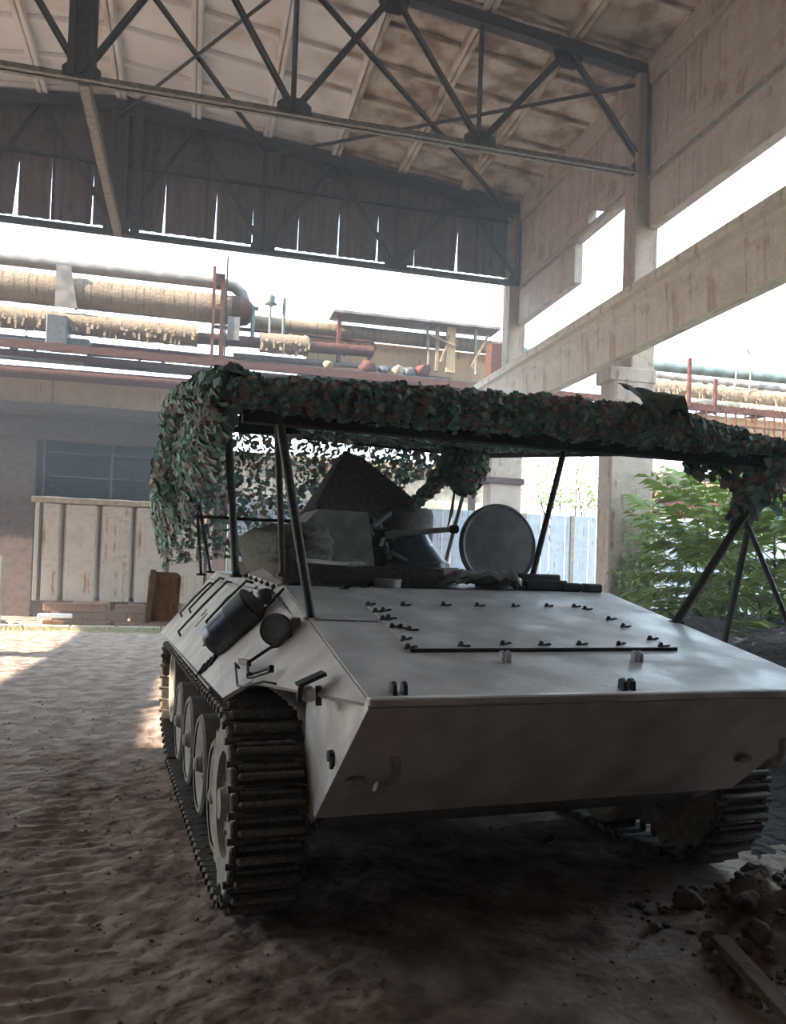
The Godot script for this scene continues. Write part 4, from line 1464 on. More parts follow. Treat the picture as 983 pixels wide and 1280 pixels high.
	b.box(W(6.7, 8.45, zp + 1.2), Vector3(6.8, 1.1, 0.8), Basis(), 0.02)
	put("casing", b, mats.facade, du)
	b = MB.new()
	b.box(W(6.6, 9.5, zp), Vector3(5.4, 0.09, 0.9), Basis(Vector3.BACK, 0.004), 0.01)
	put("cover", b, mats.pipe_pale, du)
	for q in [[4.15, 0.13, "pipe_rust"], [7.0, 0.06, "pipe_pale"], [7.75, 0.3, "facade"], [8.6, 0.09, "pipe_pale"], [7.3, 0.12, "lagging"]]:
		b = MB.new()
		b.box(W(q[0], 8.75, zp - 0.1), Vector3(q[1], 1.45, 0.12), Basis(Vector3.BACK, 0.0 if q[1] > 0.1 else 0.06), 0.01)
		put("support", b, mats[q[2]], du)
	b = MB.new()
	b.bar(W(7.4, 8.3, zp - 0.2), W(7.7, 9.2, zp - 0.2), 0.1, 0.06)
	b.bar(W(8.4, 8.2, zp - 0.25), W(8.95, 9.3, zp - 0.25), 0.07, 0.06)
	b.bar(W(6.9, 9.15, zp - 0.25), W(7.9, 8.85, zp - 0.25), 0.05, 0.05)
	put("brace", b, mats.lagging, du)
	b = MB.new()
	b.box(W(9.1, 7.95, zp - 0.6), Vector3(0.52, 1.9, 0.5), Basis(), 0.02)
	tag(put("switch_box", b, mats.rust), "tall dark rusty box between the duct casing and the crane beam's end", "box")
	var heap := [[5.0, 0.28, "pipe_rust"], [5.5, 0.2, "truss"], [5.95, 0.22, "container_rail"], [6.3, 0.22, "truss"], [6.75, 0.3, "pipe_rust"], [3.8, 0.2, "lagging"]]
	var ht := ["rusty lump of scrap left end on the bridge deck", "dark lump of scrap on the bridge deck beside the rusty one", "pale rounded lump of scrap on the bridge deck", "small dark lump of scrap right of the pale one", "reddish upright lump of scrap on the bridge deck", "tan lump of lagging lying on the bridge deck"]
	for i in heap.size():
		var h: Array = heap[i]
		var nz := FastNoiseLite.new()
		nz.seed = 60 + i
		b = MB.new()
		b.blob(W(h[0], 7.66 + float(h[1]) * 0.66, zp - 0.5), Basis(Vector3.UP, i), Vector3(h[1], h[1] * 0.9, h[1]), func(d: Vector3) -> float: return 0.85 + 0.6 * nz.get_noise_3d(d.x * 60.0, d.y * 60.0, d.z * 60.0), 14, 10)
		tag(put("scrap", b, mats[h[2]]), ht[i], "scrap", "scrap on the pipe bridge")
	# bridge deck and legs
	var br := base("pipe_bridge", W(2.0, 0, zp), "steel deck and legs carrying the bundle of pipes", "pipe rack")
	for z in [zp - 0.75, zp + 0.7]:
		b = MB.new()
		b.box(W(5.0, 7.5, z), Vector3(38.0, 0.22, 0.12))
		put("girder", b, mats.rust, br)
	for x in [-9.0, 8.9, 14.5, 21.0]:
		for z in [zp - 0.75, zp + 0.7]:
			b = MB.new()
			b.box(W(x, 3.75, z), Vector3(0.2, 7.5, 0.2))
			put("leg", b, mats.pipe_rust, br)
	for k in range(8, 12):
		b = MB.new()
		b.box(W(-13.0 + 2.0 * k + 0.95, 7.64, zp), Vector3(1.96, 0.03, 1.5))
		put("deck_plate", b, mats.truss, br)
	for k in 19:
		b = MB.new()
		b.box(W(-13.0 + 2.0 * k, 7.5, zp), Vector3(0.1, 0.16, 1.4))
		put("cross_bar", b, mats.pipe_rust, br)

func build_right_yard() -> void:
	var b: MB
	var zp := 24.6
	pipe("green_pipe", [W(10.0, 9.1, zp + 0.5), W(24.0, 9.15, zp + 0.5)], 0.18, "pipe_green", "grey-green pipe at the top of the bundle right of the column", 0)
	pipe("lagged_pipe", [W(14.0, 8.2, zp), W(24.0, 8.15, zp)], 0.34, "lagging", "ragged lagged pipe below the grey-green pipe on the right", 0, 0.15)
	pipe("pale_pipe", [W(14.5, 8.62, zp), W(24.0, 8.6, zp)], 0.13, "pipe_pale", "thin pale pipe between grey-green and ragged pipes", 0)
	pipe("lagged_pipe", [W(15.0, 7.72, zp - 0.5), W(24.0, 7.7, zp - 0.4)], 0.15, "container_rail", "brown pipe along the foot of the right-hand bundle", 0, 0.1)
	pipe("lagged_pipe", [W(14.8, 4.9, zp), W(24.0, 4.7, zp)], 0.5, "lagging", "low thick lagged pipe seen under the net at far right", 0, 0.1)
	pipe("lagged_pipe", [W(14.8, 4.1, zp - 0.4), W(24.0, 4.0, zp - 0.4)], 0.3, "pipe_rust", "low rusty pipe below the thick lagged one at far right", 0, 0.08)
	pipe("wire_hoop", [W(18.0, 8.3, zp - 0.3), W(18.05, 9.4, zp - 0.4), W(18.4, 9.75, zp - 0.4), W(18.6, 9.5, zp - 0.4), W(18.6, 8.3, zp - 0.3)], 0.03, "pipe_pale", "bent wire hoop standing above the ragged pipe", 0)
	var gr := base("railing", W(18.5, 6.3, zp - 0.9), "rusty barred railing along the right part of the bridge", "railing")
	for k in 24:
		b = MB.new()
		b.box(W(14.6 + 0.38 * k, 6.9, zp - 0.9), Vector3(0.05, 0.95, 0.05))
		put("bar", b, mats.pipe_rust, gr)
	for y in [6.45, 6.95, 7.4]:
		b = MB.new()
		b.box(W(19.0, y, zp - 0.9), Vector3(9.2, 0.06, 0.06))
		put("rail", b, mats.pipe_rust, gr)
	b = MB.new()
	b.box(W(19.0, 6.9, zp - 0.55), Vector3(9.4, 0.85, 0.04))
	put("sheet", b, mats.facade, gr)
	for q in [[15.9, 8.3, 1.6, "upright left end of the right-hand railing"], [16.9, 7.9, 1.2, "short upright in the middle of the right-hand railing"]]:
		b = MB.new()
		b.box(W(q[0], q[1], zp - 0.8), Vector3(0.1, q[2], 0.1))
		tag(put("stanchion", b, mats.pipe_rust), "rusty " + q[3], "post", "stanchions on the pipe bridge")
	# slanting sunlit members of the bridge seen below the net
	for q in [[10.9, 6.5, 11.7, 5.7, "left slanting tan brace, falling to the right, seen under the net"], [11.2, 5.5, 12.0, 6.3, "tan brace rising to the right, seen under the net"], [12.6, 6.6, 13.6, 5.8, "right slanting tan brace next to the near column, under the net"], [10.4, 6.05, 14.5, 6.05, "lower level tan bar between bridge legs, under the net"], [10.4, 6.75, 14.5, 6.75, "upper level tan bar between bridge legs, under the net"]]:
		b = MB.new()
		b.bar(W(q[0], q[1], zp - 0.85), W(q[2], q[3], zp - 0.85), 0.14, 0.16)
		tag(put("bridge_brace", b, mats.lagging), q[4], "brace", "bridge braces")
	var shd := base("yard_shed", W(6.5, 0, 31.0), "long cream shed beyond the fence, seen through the net behind the gun", "shed")
	b = MB.new()
	b.box(W(6.6, 2.8, 31.5), Vector3(10.6, 5.6, 3.0))
	put("wall", b, mats.shed, shd)
	b = MB.new()
	b.box(W(6.6, 5.7, 31.4), Vector3(11.0, 0.2, 3.6))
	put("roof", b, mats.container_rail, shd)
	# dark leaf litter and rubbish over the bank
	var lit := []
	for i in 60:
		var rw := PackedVector3Array()
		for j in 60:
			var x := lerpf(3.2, 13.0, pow(j / 59.0, 1.4))
			var z := lerpf(3.5, 14.5, i / 59.0)
			var edge := minf(minf(j / 8.0, i / 6.0), minf((59 - j) / 3.0, (59 - i) / 6.0))
			rw.push_back(W(x, ground_y(x, z) + 0.05 * minf(edge, 1.0) - 0.02 + 0.05 * gnoise.get_noise_2d(x * 50.0, z * 50.0), z))
		lit.append(rw)
	b = MB.new()
	b.sheet(lit)
	tag(put("litter", b, mats.litter), "dark rotten litter covering the earth bank beside the carrier", "litter", "", "stuff")
	# white panel fence
	var fz := 21.5
	var f := base("panel_fence", W(12.0, 0, fz), "bluish white sheet metal fence panels with rust runs beyond the columns", "fence")
	for k in 19:
		b = MB.new()
		var x := 1.4 + 0.74 * k
		for j in 3:
			b.box(W(x - 0.2 + 0.24 * j, 1.75, fz + (0.03 if j == 1 else 0.0)), Vector3(0.235, 3.36, 0.03), Basis(), 0.006)
		put("fence_panel", b, mats.fence, f)
		if k % 2 == 0:
			b = MB.new()
			b.box(W(x + 0.37, 1.75, fz - 0.03), Vector3(0.12, 3.4, 0.06), Basis(), 0.01)
			put("fence_post", b, mats.container_rail, f)
	b = MB.new()
	b.box(W(17.2, 1.6, 22.5), Vector3(5.2, 3.0, 0.12))
	tag(put("board_wall", b, mats.fence), "pale wall glimpsed through the bushes at far right", "wall", "", "structure")
	# pale green slanting beam and a brown post at the right
	b = MB.new()
	b.bar(W(10.7, 4.9, 15.5), W(12.2, 2.6, 14.5), 0.34, 0.05, Vector3.BACK)
	tag(put("slanting_board", b, mats.tarp_green), "pale green board slanting down into the bushes", "board")
	b = MB.new()
	b.box(W(9.05, 1.9, 9.55), Vector3(0.2, 3.2, 0.2), Basis(), 0.01)
	tag(put("post", b, mats.rust), "dark brown post at the right edge among the bushes", "post")
	b = MB.new()
	b.bar(W(8.4, 3.0, 10.4), W(9.6, 1.3, 10.2), 0.09, 0.09)
	tag(put("leaning_pole", b, mats.tarp_green), "greenish pole leaning down to the right in the bushes", "pole")

# ---------------------------------------------------------------- plants
func frond_mesh(len: float, pairs: int, droop: float, sd: int, young: float) -> ArrayMesh:
	var r := RandomNumberGenerator.new()
	r.seed = sd
	var b := MB.new()
	var pt := func(f: float) -> Vector3: return Vector3(0, len * (0.28 * f - droop * f * f), len * f * 0.95)
	b.col = Color(0.16, 0.18, 0.06)
	b.tube([pt.call(0.0), pt.call(0.3), pt.call(0.6), pt.call(1.0)], [0.008, 0.007, 0.005, 0.002], 5)
	var g0 := Color(0.09, 0.13, 0.025)
	var g1 := Color(0.30, 0.36, 0.09)
	for i in pairs:
		var f := 0.16 + 0.82 * i / (pairs - 1.0)
		var p: Vector3 = pt.call(f)
		var ll := len * 0.30 * (0.55 + 0.9 * sin(PI * clampf(f * 0.85 + 0.1, 0.0, 1.0))) * 0.75
		for s in [-1.0, 1.0]:
			b.col = g0.lerp(g1, clampf(r.randf() * 0.7 + young * 0.6, 0.0, 1.0))
			var d := Vector3(s, -0.18 + 0.25 * r.randf_range(-1, 1), 0.35 + 0.15 * r.randf_range(-1, 1)).normalized()
			var w := Vector3(0, 0.25 * r.randf_range(-1, 1), 1).normalized() * ll * 0.15
			var m := p + d * ll * 0.45 + Vector3(0, 0.012, 0)
			var e := p + d * ll + Vector3(0, -0.10 * ll, 0)
			var lift := Vector3(0, ll * 0.05, 0)
			b.tri(p, m + w + lift, m, Vector3.UP)
			b.tri(p, m - w + lift, m, Vector3.UP)
			b.tri(m, m + w + lift, e, Vector3.UP)
			b.tri(m, m - w + lift, e, Vector3.UP)
	return b.mesh(Transform3D(), true)

func build_plants() -> void:
	var kinds := []
	for i in 6:
		kinds.append(frond_mesh(1.05 + 0.14 * (i % 3), 11 + i % 4, 0.22 + 0.07 * (i % 3), 100 + i, 0.1 * i))
	var spots := [[6.75, 9.1, 1.3, 0.9], [7.15, 10.3, 1.5, 1.05], [6.9, 8.6, 1.25, 0.9], [7.9, 9.3, 1.6, 1.0], [8.3, 11.2, 2.0, 1.15], [7.5, 11.5, 1.2, 1.1], [6.3, 8.0, 0.5, 0.75], [6.7, 10.0, 0.9, 0.85], [9.5, 12.2, 2.3, 1.1], [7.2, 7.6, 1.4, 0.9], [8.2, 8.4, 1.9, 1.0]]
	var said := ["feathery green sapling nearest the right side of the carrier's roof", "feathery sapling behind the nearest one, in front of the column", "low feathery sapling between the two canopy poles", "tall feathery sapling right of the canopy poles", "tall feathery sapling reaching up to the net at right", "feathery sapling spreading in front of the concrete column", "short bushy sapling at the edge of the earth bank", "small feathery sapling close to the column's foot", "tallest feathery sapling at the right, above the net", "feathery sapling at the right edge behind the pole", "dark leafy sapling at the far right edge"]
	for i in spots.size():
		var s: Array = spots[i]
		var x: float = s[0]
		var z: float = s[1]
		var g := ground_y(x, z) - 0.02
		var pl := base("sapling", W(x, g, z), said[i], "sapling", "feathery saplings on the right bank")
		var b := MB.new()
		var top := W(x + rng.randf_range(-0.15, 0.15), g + s[2], z + rng.randf_range(-0.15, 0.15))
		b.tube([W(x, g, z), W(x, g, z).lerp(top, 0.5) + Vector3(0.04, 0, 0.03), top], [0.022, 0.016, 0.008], 6)
		put("stem", b, mats.bark, pl)
		var cnt := 16
		for k in cnt:
			var f := 0.12 + 0.88 * k / (cnt - 1.0)
			var p := W(x, g, z).lerp(top, f)
			var yaw := k * 2.4 + i
			var pitch := lerpf(-0.1, 0.75, f * f) + rng.randf_range(-0.15, 0.15)
			var bas := Basis(Vector3.UP, yaw) * Basis(Vector3.RIGHT, -pitch)
			bas = bas.scaled(Vector3.ONE * float(s[3]) * rng.randf_range(0.75, 1.05))
			place("frond", kinds[(k + i) % 6], mats.leaf, Transform3D(bas, p), pl)
	# sunlit yellow-green shrub over the white fence
	for i in 3:
		var x := 10.2 + 1.15 * i
		var sh := base("shrub", W(x, 0, 22.3), ["left", "middle", "right"][i] + " yellow-green shrub growing over the white fence", "shrub", "shrubs over the fence")
		var st := MB.new()
		for k in 4:
			st.tube([W(x, 0, 22.3), W(x + rng.randf_range(-0.5, 0.5), 2.5, 22.3 + rng.randf_range(-0.2, 0.2)), W(x + rng.randf_range(-0.8, 0.8), 4.2 + rng.randf(), 22.2)], [0.04, 0.03, 0.01], 5)
		put("stem", st, mats.bark, sh)
		var l := MB.new()
		for k in 420:
			var p := W(x + rng.randfn() * 0.5, 3.75 + absf(rng.randfn()) * 0.75, 22.0 + rng.randfn() * 0.25)
			var d := Vector3(rng.randf_range(-1, 1), rng.randf_range(-0.7, 0.5), rng.randf_range(-0.6, 0.6)).normalized()
			var w := d.cross(Vector3(rng.randf(), rng.randf(), 1)).normalized()
			var s := rng.randf_range(0.09, 0.2)
			l.col = Color(0.30, 0.36, 0.10).lerp(Color(0.55, 0.50, 0.22), rng.randf())
			l.tri(p, p + d * s * 0.5 + w * s * 0.2, p + d * s, Vector3.UP)
			l.tri(p, p + d * s * 0.5 - w * s * 0.2, p + d * s, Vector3.UP)
		tag(put("leaves", l, mats.leaf, sh, true), "", "", "", "stuff")
	# creeper on the near column
	var cr := MB.new()
	for k in 900:
		var y := 1.2 + absf(rng.randfn()) * 0.6
		var face := rng.randf() < 0.8
		var p := W(rng.randf_range(7.25 + 0.18 * (y - 1.2), 8.05), y, 12.97 - rng.randf() * 0.06) if face else W(8.03 + rng.randf() * 0.06, y, rng.randf_range(13.0, 13.5))
		var d := Vector3(rng.randf_range(-1, 1), rng.randf_range(-1, 0.3), rng.randf_range(0, 0.5)).normalized()
		var w := d.cross(Vector3(rng.randf_range(-0.3, 0.3), rng.randf(), 1)).normalized()
		var s := rng.randf_range(0.06, 0.13)
		cr.col = Color(0.12, 0.17, 0.06).lerp(Color(0.26, 0.27, 0.12), rng.randf())
		cr.tri(p, p + d * s * 0.5 + w * s * 0.3, p + d * s, Vector3.BACK)
		cr.tri(p, p + d * s * 0.5 - w * s * 0.3, p + d * s, Vector3.BACK)
	tag(put("creeper", cr, mats.leaf, null, true), "thin green creeper clinging to the lower part of the near column", "creeper", "", "stuff")

# ---------------------------------------------------------------- camouflage canopy
const NETC := [Color(0.17, 0.31, 0.27), Color(0.23, 0.37, 0.32), Color(0.15, 0.25, 0.22), Color(0.33, 0.42, 0.37), Color(0.27, 0.21, 0.18), Color(0.38, 0.28, 0.23), Color(0.15, 0.165, 0.165)]

func scrap(b: MB, p: Vector3, nr: Vector3, s: float, r: RandomNumberGenerator) -> void:
	# one bent garnish strip tied into the net
	var t := nr.cross(Vector3(r.randf_range(-1, 1), r.randf_range(-1, 1), r.randf_range(-1, 1))).normalized()
	var w := nr.cross(t).normalized() * s * r.randf_range(0.25, 0.42)
	var lift := nr * s * r.randf_range(0.1, 0.45)
	b.col = NETC[r.randi_range(0, NETC.size() - 1)] * r.randf_range(0.8, 1.25)
	var a := p - t * s * 0.55
	var c := p + lift
	var e := p + t * s * 0.55 - Vector3(0, s * 0.12, 0)
	b.quad(a - w * 0.7, a + w * 0.7, c + w, c - w, nr)
	b.quad(c - w, c + w, e + w * 0.6, e - w * 0.6, nr)

func net_panel(called: String, net: Node3D, f: Callable, nu: int, nv: int, s: float, keep: float, sd: int) -> void:
	# f(u, v) gives the surface; a knotted cord grid with scraps woven in
	var r := RandomNumberGenerator.new()
	r.seed = sd
	var b := MB.new()
	for i in nu:
		for j in nv:
			if r.randf() > keep:
				continue
			var u := (i + r.randf_range(0.1, 0.9)) / nu
			var v := (j + r.randf_range(0.1, 0.9)) / nv
			var p: Vector3 = f.call(u, v)
			var e := 0.01
			var nr: Vector3 = ((f.call(u + e, v) as Vector3) - p).cross((f.call(u, v + e) as Vector3) - p).normalized()
			if r.randf() < 0.5: nr = -nr
			nr = (nr + Vector3(r.randf_range(-1, 1), r.randf_range(-1, 1), r.randf_range(-1, 1)) * 0.55).normalized()
			scrap(b, p, nr, s * r.randf_range(0.7, 1.3), r)
	b.col = Color(0.05, 0.06, 0.05)
	var cu := int(nu / 2.0)
	var cv := int(nv / 2.0)
	for i in cu + 1:
		var pts := []
		for j in 13:
			pts.append(f.call(float(i) / cu, j / 12.0))
		b.tube(pts, 0.0022, 3, false)
	for j in cv + 1:
		var pts := []
		for i in 13:
			pts.append(f.call(i / 12.0, float(j) / cv))
		b.tube(pts, 0.0022, 3, false)
	tag(put(called, b, mats.net, net, true), "", "", "", "stuff")

func bunch(called: String, net: Node3D, pts: Array, rad: Array, count: int, s: float, sd: int) -> void:
	# netting gathered along a line: a lumpy core with scraps all round
	var r := RandomNumberGenerator.new()
	r.seed = sd
	var nz := FastNoiseLite.new()
	nz.seed = sd
	nz.frequency = 1.0
	var fine := []
	var fr := []
	var N := 60
	for i in N + 1:
		var t := float(i) / N * (pts.size() - 1)
		var k := mini(int(t), pts.size() - 2)
		fine.append((pts[k] as Vector3).lerp(pts[k + 1], t - k) + Vector3(0, 0.02 * nz.get_noise_1d(i * 0.5), 0))
		fr.append(lerpf(rad[k], rad[k + 1], t - k) * (0.82 + 0.2 * nz.get_noise_1d(i * 0.9 + 40.0)))
	var b := MB.new()
	b.col = NETC[1]
	b.tube(fine, fr, 12)
	for q in count:
		var i := r.randi_range(0, N)
		var d: Vector3 = ((fine[mini(i + 1, N)] as Vector3) - fine[maxi(i - 1, 0)]).normalized()
		var a := r.randf() * TAU
		var x := d.cross(Vector3.UP if absf(d.y) < 0.9 else Vector3.RIGHT).normalized()
		var nr := x * cos(a) + d.cross(x) * sin(a)
		var p: Vector3 = fine[i] + nr * fr[i] * r.randf_range(0.9, 1.15) + d * r.randf_range(-0.04, 0.04)
		scrap(b, p, (nr + Vector3(r.randf_range(-1, 1), r.randf_range(-1, 1), r.randf_range(-1, 1)) * 0.5).normalized(), s * r.randf_range(0.7, 1.4), r)
	tag(put(called, b, mats.net, net, true), "", "", "", "stuff")

func build_canopy() -> void:
	var fr := base("canopy_frame", T(2.2, 1.4, 5.5), "dark steel pole frame standing on the carrier and holding up the net", "frame")
	var poles := [[[0.985, 1.36, 3.93], [0.80, 2.36, 4.0], 0.024], [[1.0, 1.57, 4.72], [0.80, 2.36, 4.05], 0.018], [[0.80, 1.55, 5.2], [0.70, 2.68, 5.2], 0.026], [[0.86, 1.56, 7.0], [0.66, 2.9, 7.5], 0.014], [[0.74, 1.54, 6.6], [0.62, 2.8, 6.6], 0.012], [[2.96, 1.60, 5.25], [3.17, 2.55, 5.2], 0.022], [[3.175, 1.37, 3.92], [3.93, 2.42, 3.9], 0.026], [[3.88, 1.05, 4.35], [3.80, 2.42, 3.92], 0.022], [[4.15, 1.25, 3.98], [3.60, 2.08, 3.90], 0.016], [[3.2, 1.57, 7.5], [3.55, 2.8, 7.6], 0.02]]
	for q in poles:
		var b := MB.new()
		var a := T(q[0][0], q[0][1], q[0][2])
		var c := T(q[1][0], q[1][1], q[1][2])
		b.tube([a, c], q[2], 10)
		b.box(a, Vector3(0.07, 0.02, 0.07), TB, 0.004)
		put("pole", b, mats.pole, fr)
	var bars := [[[0.62, 2.355, 4.02], [4.3, 2.36, 3.9]], [[0.62, 2.40, 4.02], [0.55, 2.9, 7.6]], [[0.55, 2.9, 7.6], [3.65, 2.85, 7.6]], [[3.6, 2.42, 3.95], [3.65, 2.85, 7.6]], [[0.62, 2.0, 6.6], [1.9, 2.02, 6.9]]]
	for i in bars.size():
		var q: Array = bars[i]
		var b := MB.new()
		var w := 0.07 if i == 0 else (0.05 if i < 4 else 0.025)
		b.bar(T(q[0][0], q[0][1], q[0][2]), T(q[1][0], q[1][1], q[1][2]), w, w, Vector3.UP, 0.004)
		put("frame_bar", b, mats.frame_dark, fr)
	var b2 := MB.new()
	b2.plate([T(0.70, 2.36, 4.6), T(0.98, 2.34, 4.3), T(0.78, 2.52, 4.35), T(0.70, 2.55, 4.6)], 0.02)
	put("corner_flap", b2, mats.frame_dark, fr)

	var net := base("camouflage_net", T(2.1, 1.8, 5.8), "green and brown camouflage net draped over the frame above the carrier", "camouflage net")
	var roof := func(u: float, v: float) -> Vector3:
		return T(lerpf(0.6, lerpf(4.1, 3.65, v), u), lerpf(2.50, 2.92, v) - 0.07 * sin(PI * u) * sin(PI * v) + 0.03 * sin(u * 17.0 + v * 6.0), lerpf(4.0, 7.6, v))
	net_panel("net_roof", net, roof, 76, 74, 0.07, 0.85, 1)
	var back := func(u: float, v: float) -> Vector3:
		return T(lerpf(0.52, 2.85, u), lerpf(2.9, lerpf(1.60, 2.0, u), v), 7.65 + 0.08 * sin(u * 15.0) * v)
	net_panel("net_rear", net, back, 62, 38, 0.052, 0.66, 2)
	var back2 := func(u: float, v: float) -> Vector3:
		return T(lerpf(2.75, 3.65, u), lerpf(2.9, lerpf(2.5, 2.7, u), v), 7.62)
	net_panel("net_rear", net, back2, 22, 9, 0.065, 0.8, 12)
	var left := func(u: float, v: float) -> Vector3:
		var top := lerpf(2.52, 2.92, u)
		var low := lerpf(2.36, 1.70, pow(u, 0.7))
		return T(lerpf(0.60, 0.52, u) - 0.10 * sin(PI * v) - 0.03 * sin(u * 20.0), lerpf(top, low, v), lerpf(4.15, 7.65, u))
	net_panel("net_side", net, left, 100, 40, 0.062, 1.0, 3)
	net_panel("net_side", net, left, 84, 32, 0.075, 0.85, 4)
	bunch("front_roll", net, [T(0.60, 2.46, 4.02), T(1.2, 2.47, 4.0), T(1.9, 2.48, 3.98), T(2.6, 2.50, 3.97), T(3.15, 2.49, 3.95), T(3.7, 2.45, 3.94), T(4.35, 2.44, 3.9)], [0.09, 0.12, 0.125, 0.135, 0.13, 0.07, 0.05], 8500, 0.042, 5)
	bunch("left_roll", net, [T(0.58, 2.50, 4.05), T(0.57, 2.68, 5.2), T(0.55, 2.88, 6.6), T(0.53, 2.93, 7.6)], [0.10, 0.12, 0.12, 0.10], 3000, 0.06, 6)
	bunch("left_fall", net, [T(0.56, 2.82, 6.0), T(0.53, 2.55, 6.2), T(0.50, 2.25, 6.3), T(0.55, 2.02, 6.35)], [0.12, 0.17, 0.18, 0.10], 3000, 0.06, 7)
	bunch("hanging_bundle", net, [T(2.75, 2.78, 6.0), T(2.72, 2.60, 6.0), T(2.74, 2.45, 6.0), T(2.76, 2.30, 6.0)], [0.12, 0.20, 0.19, 0.07], 1700, 0.055, 8)
	bunch("hanging_bundle", net, [T(2.62, 2.5, 6.0), T(2.50, 2.32, 6.1), T(2.38, 2.18, 6.15)], [0.10, 0.06, 0.03], 400, 0.05, 18)
	bunch("pole_wrap", net, [T(4.02, 2.44, 3.9), T(3.82, 2.28, 3.93), T(3.70, 2.10, 3.95), T(3.64, 1.98, 3.95)], [0.06, 0.11, 0.08, 0.03], 800, 0.06, 9)
	var skirt := func(u: float, v: float) -> Vector3:
		return T(lerpf(3.25, 4.1, u), lerpf(2.42, lerpf(2.28, 2.05, u), v), 3.96 + 0.05 * sin(u * 9.0))
	net_panel("net_skirt", net, skirt, 26, 9, 0.06, 0.8, 10)
	var b3 := MB.new()
	for k in 3:
		b3.tube([T(2.66, 2.35, 6.0), T(2.60 + 0.01 * k, 2.1, 5.95), T(2.56, 1.98, 5.9)], 0.006, 5)
	put("cord", b3, mats.pole, net)
	# grey-green rag thrown over the front of the net
	var rows := []
	for i in 12:
		var r := PackedVector3Array()
		for j in 9:
			var u := i / 11.0
			var v := j / 8.0
			r.push_back(T(lerpf(2.86, 3.20, u) + 0.03 * sin(v * 7.0), 2.78 - 0.06 * u - 0.30 * pow(v, 1.5) * (0.6 + 0.4 * sin(u * 8.0)) + 0.02 * sin(u * 19.0), lerpf(4.12, 3.80, v) + 0.02 * sin(u * 13.0 + v * 4.0)))
		rows.append(r)
	var cl := MB.new()
	cl.sheet(rows)
	tag(put("rag", cl, mats.tarp_green), "grey-green rag thrown over the front roll of the net", "rag")

# ---------------------------------------------------------------- clutter on the floor in front
func build_floor_clutter() -> void:
	var near := [[2.35, 3.42, 0.085, "dusty stone farthest left in the rubble at the bottom right"], [2.52, 3.22, 0.08, "dusty stone behind the upper end of the plank"], [2.42, 3.02, 0.075, "dusty stone touching the upper end of the plank"], [2.72, 3.42, 0.1, "largest dusty stone on top of the spoil heap"], [2.9, 3.2, 0.085, "dusty stone on the right shoulder of the spoil heap"], [2.62, 2.9, 0.06, "small dusty stone right of the plank's middle"], [2.85, 2.8, 0.075, "dusty stone at the picture's right edge beside the plank"]]
	for q in near:
		stone(W(q[0], ground_y(q[0], q[1]) + float(q[2]) * 0.3, q[1]), q[2], "stone", mats.debris, [q[3], "rubble at the bottom right"])
	rubble("rubble", mats.debris, 260, 2.1, 3.4, 2.6, 3.7, 0.01, 0.04, "crumbled rubble strewn over the spoil heap at the bottom right")
	var b := MB.new()
	var p0 := W(2.26, ground_y(2.26, 3.06) + 0.05, 3.06)
	var p1 := W(2.12, ground_y(2.12, 2.30) + 0.05, 2.30)
	b.bar(p0, p1, 0.085, 0.04, Vector3.UP, 0.006)
	tag(put("plank", b, mats.timber_grey), "short worn plank lying at the bottom right corner", "plank")
	# loose clods all over the churned dirt
	var clod := MB.new()
	var cn := FastNoiseLite.new()
	cn.seed = 5
	cn.frequency = 1.2
	clod.blob(Vector3.ZERO, Basis(), Vector3(1.0, 0.7, 0.85), func(q: Vector3) -> float: return 0.9 + 0.5 * cn.get_noise_3d(q.x, q.y, q.z), 7, 5)
	var mm := MultiMesh.new()
	mm.transform_format = MultiMesh.TRANSFORM_3D
	mm.mesh = clod.mesh()
	mm.instance_count = 5200
	for i in 5200:
		var z := 1.0 + 9.0 * pow(rng.randf(), 1.5)
		var x := rng.randf_range(-3.4, 3.3)
		var s := 0.004 + 0.011 * pow(rng.randf(), 3.0)
		mm.set_instance_transform(i, Transform3D(Basis(Vector3.UP, rng.randf() * TAU).scaled(Vector3.ONE * s), W(x, ground_y(x, z) + s * 0.2, z)))
	var mi := MultiMeshInstance3D.new()
	mi.name = "dirt_clods"
	mi.multimesh = mm
	mi.material_override = mats.dirt
	tag(mi, "loose crumbs of dirt scattered over the floor of the hall", "dirt", "", "stuff")
	add_child(mi, true)

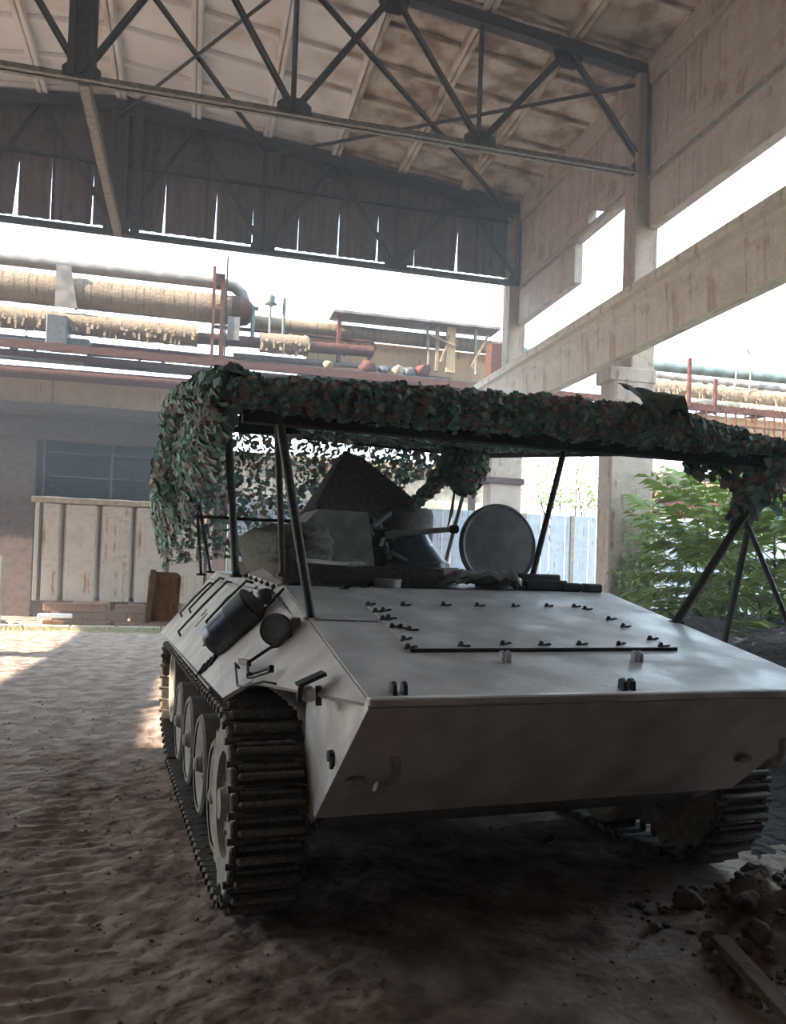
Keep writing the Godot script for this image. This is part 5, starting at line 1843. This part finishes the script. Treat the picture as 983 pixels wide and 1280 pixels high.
func _ready() -> void:
	rng.seed = 20
	# camera: eye height 1.6 m, turned a little to the right of the hall's axis
	var cam := Camera3D.new()
	cam.name = "camera"
	cam.set_frustum(0.05 * 1280.0 / 1014.5, Vector2(0.0, 0.05 * 56.0 / 1014.5), 0.05, 400.0)
	cam.transform = Transform3D(Basis(Vector3(0.96971, 0.03358, 0.24196), Vector3(-0.03752, 0.99923, 0.01170), Vector3(-0.24138, -0.02042, 0.97022)).orthonormalized(), Vector3(0, 1.6, 0))
	add_child(cam)
	cam.current = true
	var we := WorldEnvironment.new()
	we.name = "environment"
	var env := Environment.new()
	var sm := ProceduralSkyMaterial.new()
	sm.sky_top_color = Color(0.72, 0.84, 0.93)
	sm.sky_horizon_color = Color(0.94, 0.97, 0.98)
	sm.sky_curve = 0.2
	sm.ground_bottom_color = Color(0.35, 0.32, 0.29)
	sm.ground_horizon_color = Color(0.60, 0.58, 0.55)
	sm.sun_angle_max = 1.0
	sm.energy_multiplier = 1.0
	var sky := Sky.new()
	sky.sky_material = sm
	env.background_mode = Environment.BG_SKY
	env.sky = sky
	env.background_energy_multiplier = 1.6
	env.ambient_light_source = Environment.AMBIENT_SOURCE_SKY
	env.tonemap_mode = Environment.TONE_MAPPER_LINEAR
	env.tonemap_exposure = 4.7
	env.volumetric_fog_enabled = true
	env.volumetric_fog_density = 0.0
	env.sdfgi_enabled = true
	env.ssao_enabled = true
	env.ssil_enabled = true
	we.environment = env
	add_child(we)
	# morning sun from the left, low enough to reach in under the left crane beam
	var sun := DirectionalLight3D.new()
	sun.name = "sun"
	sun.light_color = Color(1.0, 0.94, 0.86)
	sun.light_energy = 2.2
	sun.light_angular_distance = 0.6
	sun.shadow_enabled = true
	sun.sky_mode = DirectionalLight3D.SKY_MODE_LIGHT_ONLY
	add_child(sun)
	sun.look_at_from_position(Vector3.ZERO, Vector3(1.0, -0.63, -0.22))
	materials()
	tank_at = Transform3D(Basis(Vector3.UP, 0.09926), Vector3.ZERO)

	build_ground()
	build_roof()
	build_walls()
	build_gable()
	build_trusses()
	build_hull()
	build_side_fittings()
	build_turret()
	build_deck_load()
	build_canopy()
	build_factory()
	build_container()
	build_kerb()
	build_right_yard()
	build_plants()
	build_floor_clutter()
	# added fog volumes imitating lens veil, denser under the roof
	for q in [["haze", 10.9, 2.9, 0.022, "added pale haze under the hall roof imitating lens veil"], ["haze", 2.9, 0.4, 0.009, "thinner added haze in the lower part of the hall imitating lens veil"]]:
		var haze := FogVolume.new()
		haze.name = q[0]
		haze.size = Vector3(17.6, q[1] - q[2], 17.4)
		haze.position = W(-2.05, (q[1] + q[2]) * 0.5, 10.3)
		var fm := FogMaterial.new()
		fm.density = q[3]
		fm.albedo = Color(0.97, 0.96, 0.96)
		haze.material = fm
		tag(haze, q[4], "haze", "", "stuff")
		add_child(haze, true)
